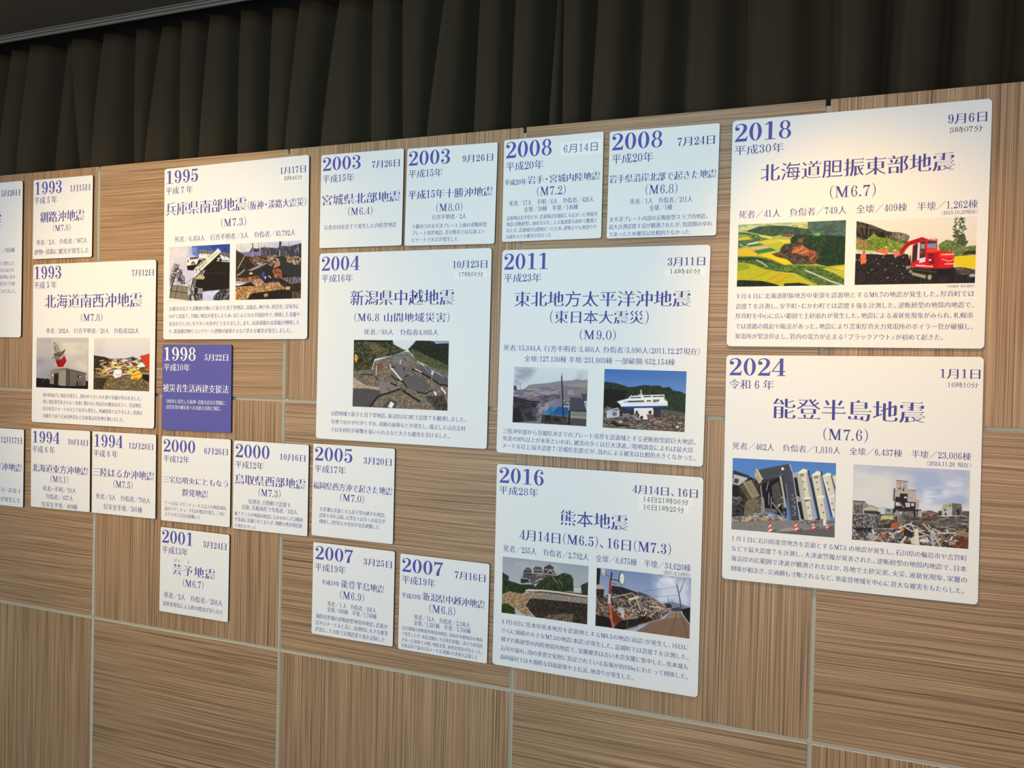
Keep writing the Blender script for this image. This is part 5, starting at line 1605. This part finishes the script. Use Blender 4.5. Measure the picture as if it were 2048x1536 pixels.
board('2024',2.7554,1.3849,0.42,0.54,[
 ('year','2024',-261.7,242.3,126.8,41.1),
 ('date','1月1日',187.5,232.8,76.5,23.1),
 ('time','16時10分',202.3,208.2,58.1,12.2),
 ('era','令和６年',-261.6,200.6,101.5,23.7),
 ('title','能登半島地震',-160.6,145.4,319.1,48.6),
 ('magnitude','(M7.6)',-49.3,89.1,93.5,29.6),
 ('cas','死者／462人\u3000負傷者／1,810人\u3000全壊／6,437棟\u3000半壊／23,086棟',-251.2,52.6,501.3,17.4),
 ('note','(2024.11.26 現在)',165.0,33.4,85.2,11.0),
 ('body','１月１日に石川県能登地方を震源とするM7.6 の地震が発生し、石川県の輪島市や志賀町',-247.9,-170.5,494.9,13.4),
 ('body','などで最大震度７を計測し、大津波警報が発表された。逆断層型の地殻内地震で、日本',-248.8,-194.1,495.4,13.4),
 ('body','海沿岸の広範囲で津波が観測されたほか、各地で土砂災害、火災、液状化現象、家屋の',-249.3,-218.4,497.4,13.5),
 ('body','倒壊が相次ぎ、交通網も寸断されるなど、奥能登地域を中心に甚大な被害をもたらした。',-249.5,-242.8,492.5,13.5),
 ],[('p_toppled',[-250.2, -148.8, -20.8, 23.0]),('p_burnt',[15.9, -149.9, 249.2, 22.4]),])


chars = sorted({c for b in BOARDS for l in b[5] for c in l[1]} - set(ADV) - set(FULL) - {'　', ' '})
OUT = cjk_outlines(chars)
X0 = {c: i for i, c in enumerate(chars)}
# the source line advances one em per sign; recentre the ones whose outline drifted
for c, cs in OUT.items():
    lo = min(q[:, 0].min() for q in cs); X0[c] = math.floor(lo + 0.02)
FACE_YEAR = Face(.158, .040, .006, -.014, True)
FACE_BOLD = Face(.145, .038, .0180, -.0200, True)
FACE_TEXT = Face(.125, .040, .0060, -.0165, True)
FACE_MAG = Face(.112, .038, .0060, -.0165, True)
FACE_THIN = Face(.095, .050, -.002, -.008, False)

def flat_mesh(name, V, F, y, m, parent):
    v3 = [(float(a) * .001, y - 0.000012 * float(k), float(b) * .001) for a, b, k in V]
    # every sign faces the viewer (-Y)
    fixed = []
    for f in F:
        (x1, z1), (x2, z2), (x3, z3) = V[f[0]][:2], V[f[1]][:2], V[f[2]][:2]
        fixed.append(f if (x2 - x1) * (z3 - z1) - (x3 - x1) * (z2 - z1) > 0 else f[::-1])
    return mesh(name, v3, fixed, [m], parent)

def board_mesh(size, radius, face_mat, parent):
    h = size / 2; pts = []
    for cx, cz, a0 in ((h - radius, h - radius, 0), (-h + radius, h - radius, 90), (-h + radius, -h + radius, 180), (h - radius, -h + radius, 270)):
        for k in range(7):
            a = math.radians(a0 + 15 * k); pts.append((cx + radius * math.cos(a), cz + radius * math.sin(a)))
    n = len(pts); vs = []
    for y, ins in ((0.0, 0.0), (FRONT + 0.0012, 0.0), (FRONT + 0.0003, 0.0), (FRONT, 0.0004)):
        s = (h - ins) / h; vs += [(x * s, y, z * s) for x, z in pts]
    fs, fm = [], []
    for r in range(3):
        for i in range(n):
            j = (i + 1) % n; fs.append((r * n + i, (r + 1) * n + i, (r + 1) * n + j, r * n + j)); fm.append(0 if r == 2 else 1)
    fs.append(tuple(range(3 * n, 4 * n))); fm.append(0)
    fs.append(tuple(reversed(range(n)))); fm.append(1)
    o = mesh('board', vs, fs, [face_mat, EDGE], parent, fm)
    bm = bmesh.new(); bm.from_mesh(o.data); bmesh.ops.recalc_face_normals(bm, faces=bm.faces); bm.to_mesh(o.data); bm.free()
    return o

def centre_of_quad(q): return np.mean(np.array(q), 0)
def build_board(key, cx, cz, ang, size, lines, quads):
    root = bpy.data.objects.new('earthquake_panel', None); COL.objects.link(root)
    root.empty_display_size = 0.05
    root.location = (cx, 0.0, cz); root.rotation_euler = (0, -math.radians(ang), 0)
    root['label'] = LABELS[key]; root['category'] = 'information panel'
    large = size > .4
    root['group'] = 'large earthquake history panels' if large else 'small earthquake history panels'
    blue = key == '1998'
    board_mesh(size, 0.009 if large else 0.0055, BLUE if blue else WHITE, root)
    stickers = []
    for q in quads:
        if q[0] == 's':
            p = q[1]; o = mesh('time_sticker' if key != '2008a' else 'date_sticker', [(a * .001, FRONT - y, b * .001) for y in (.0, .0003) for a, b in p],
                               [(7, 6, 5, 4), (0, 1, 5, 4), (1, 2, 6, 5), (2, 3, 7, 6), (3, 0, 4, 7)], [STICK], root)
            o['label'] = 'pasted paper sticker with the ' + ('date' if key == '2008a' else 'time')
            stickers.append((o, centre_of_quad(p)))
        else:
            k = q[0][2:]
            o = photo_print(k, *q[1], root, 1.05 if key in ('2018', '2024', '2016', '2011') else 1.35)
            o['label'] = PHOTO_LABELS[k]
    merged = {}
    for i, (kind, text, x, zc, w, h) in enumerate(lines):
        if kind == 'year': face, em, fit = FACE_YEAR, h / CAP, True
        elif kind == 'magnitude': face, em, fit = FACE_MAG, h * 1.12, False
        else:
            face = {'title': FACE_BOLD, 'title2': FACE_BOLD, 'date': FACE_BOLD, 'era': FACE_TEXT, 'time': FACE_THIN}.get(kind, FACE_TEXT)
            em, fit = h / 0.92, False
        if kind == 'title' and key == '1998': fit = False
        runs = set_line(face, text, x, zc, w, em, fit, {'magnitude': 1.2, 'time': 1.32}.get(kind, 1.10))
        for j, (V, F) in enumerate(runs):
            group = (kind, 0, 0) if kind == 'body' else (kind, i, j)
            merged.setdefault(group, []).append((V, F, zc, x + w / 2))
    for (kind, _, _), parts in merged.items():
        V = np.concatenate([p[0] for p in parts]); F = []; nb = 0
        for p in parts:
            F += [tuple(nb + i for i in f) for f in p[1]]; nb += len(p[0])
        ink = INK_W if blue else {'year': INK_Y, 'time': INK_K}.get(kind, INK)
        y, parent, name = FRONT - 0.00028, root, NAMES[kind]
        if kind == 'time':
            if key == '2024' or key == '2008a': ink = INK
            mine = [s for s, c in stickers if abs(c[1] - parts[0][2]) < 9 and abs(c[0] - parts[0][3]) < 60]
            if mine: parent, y, name = mine[0], FRONT - 0.00052, 'sticker_lettering'
        flat_mesh(name, V, F, y, ink, parent)
    return root
for b in BOARDS: build_board(*b)
bpy.context.view_layer.update()
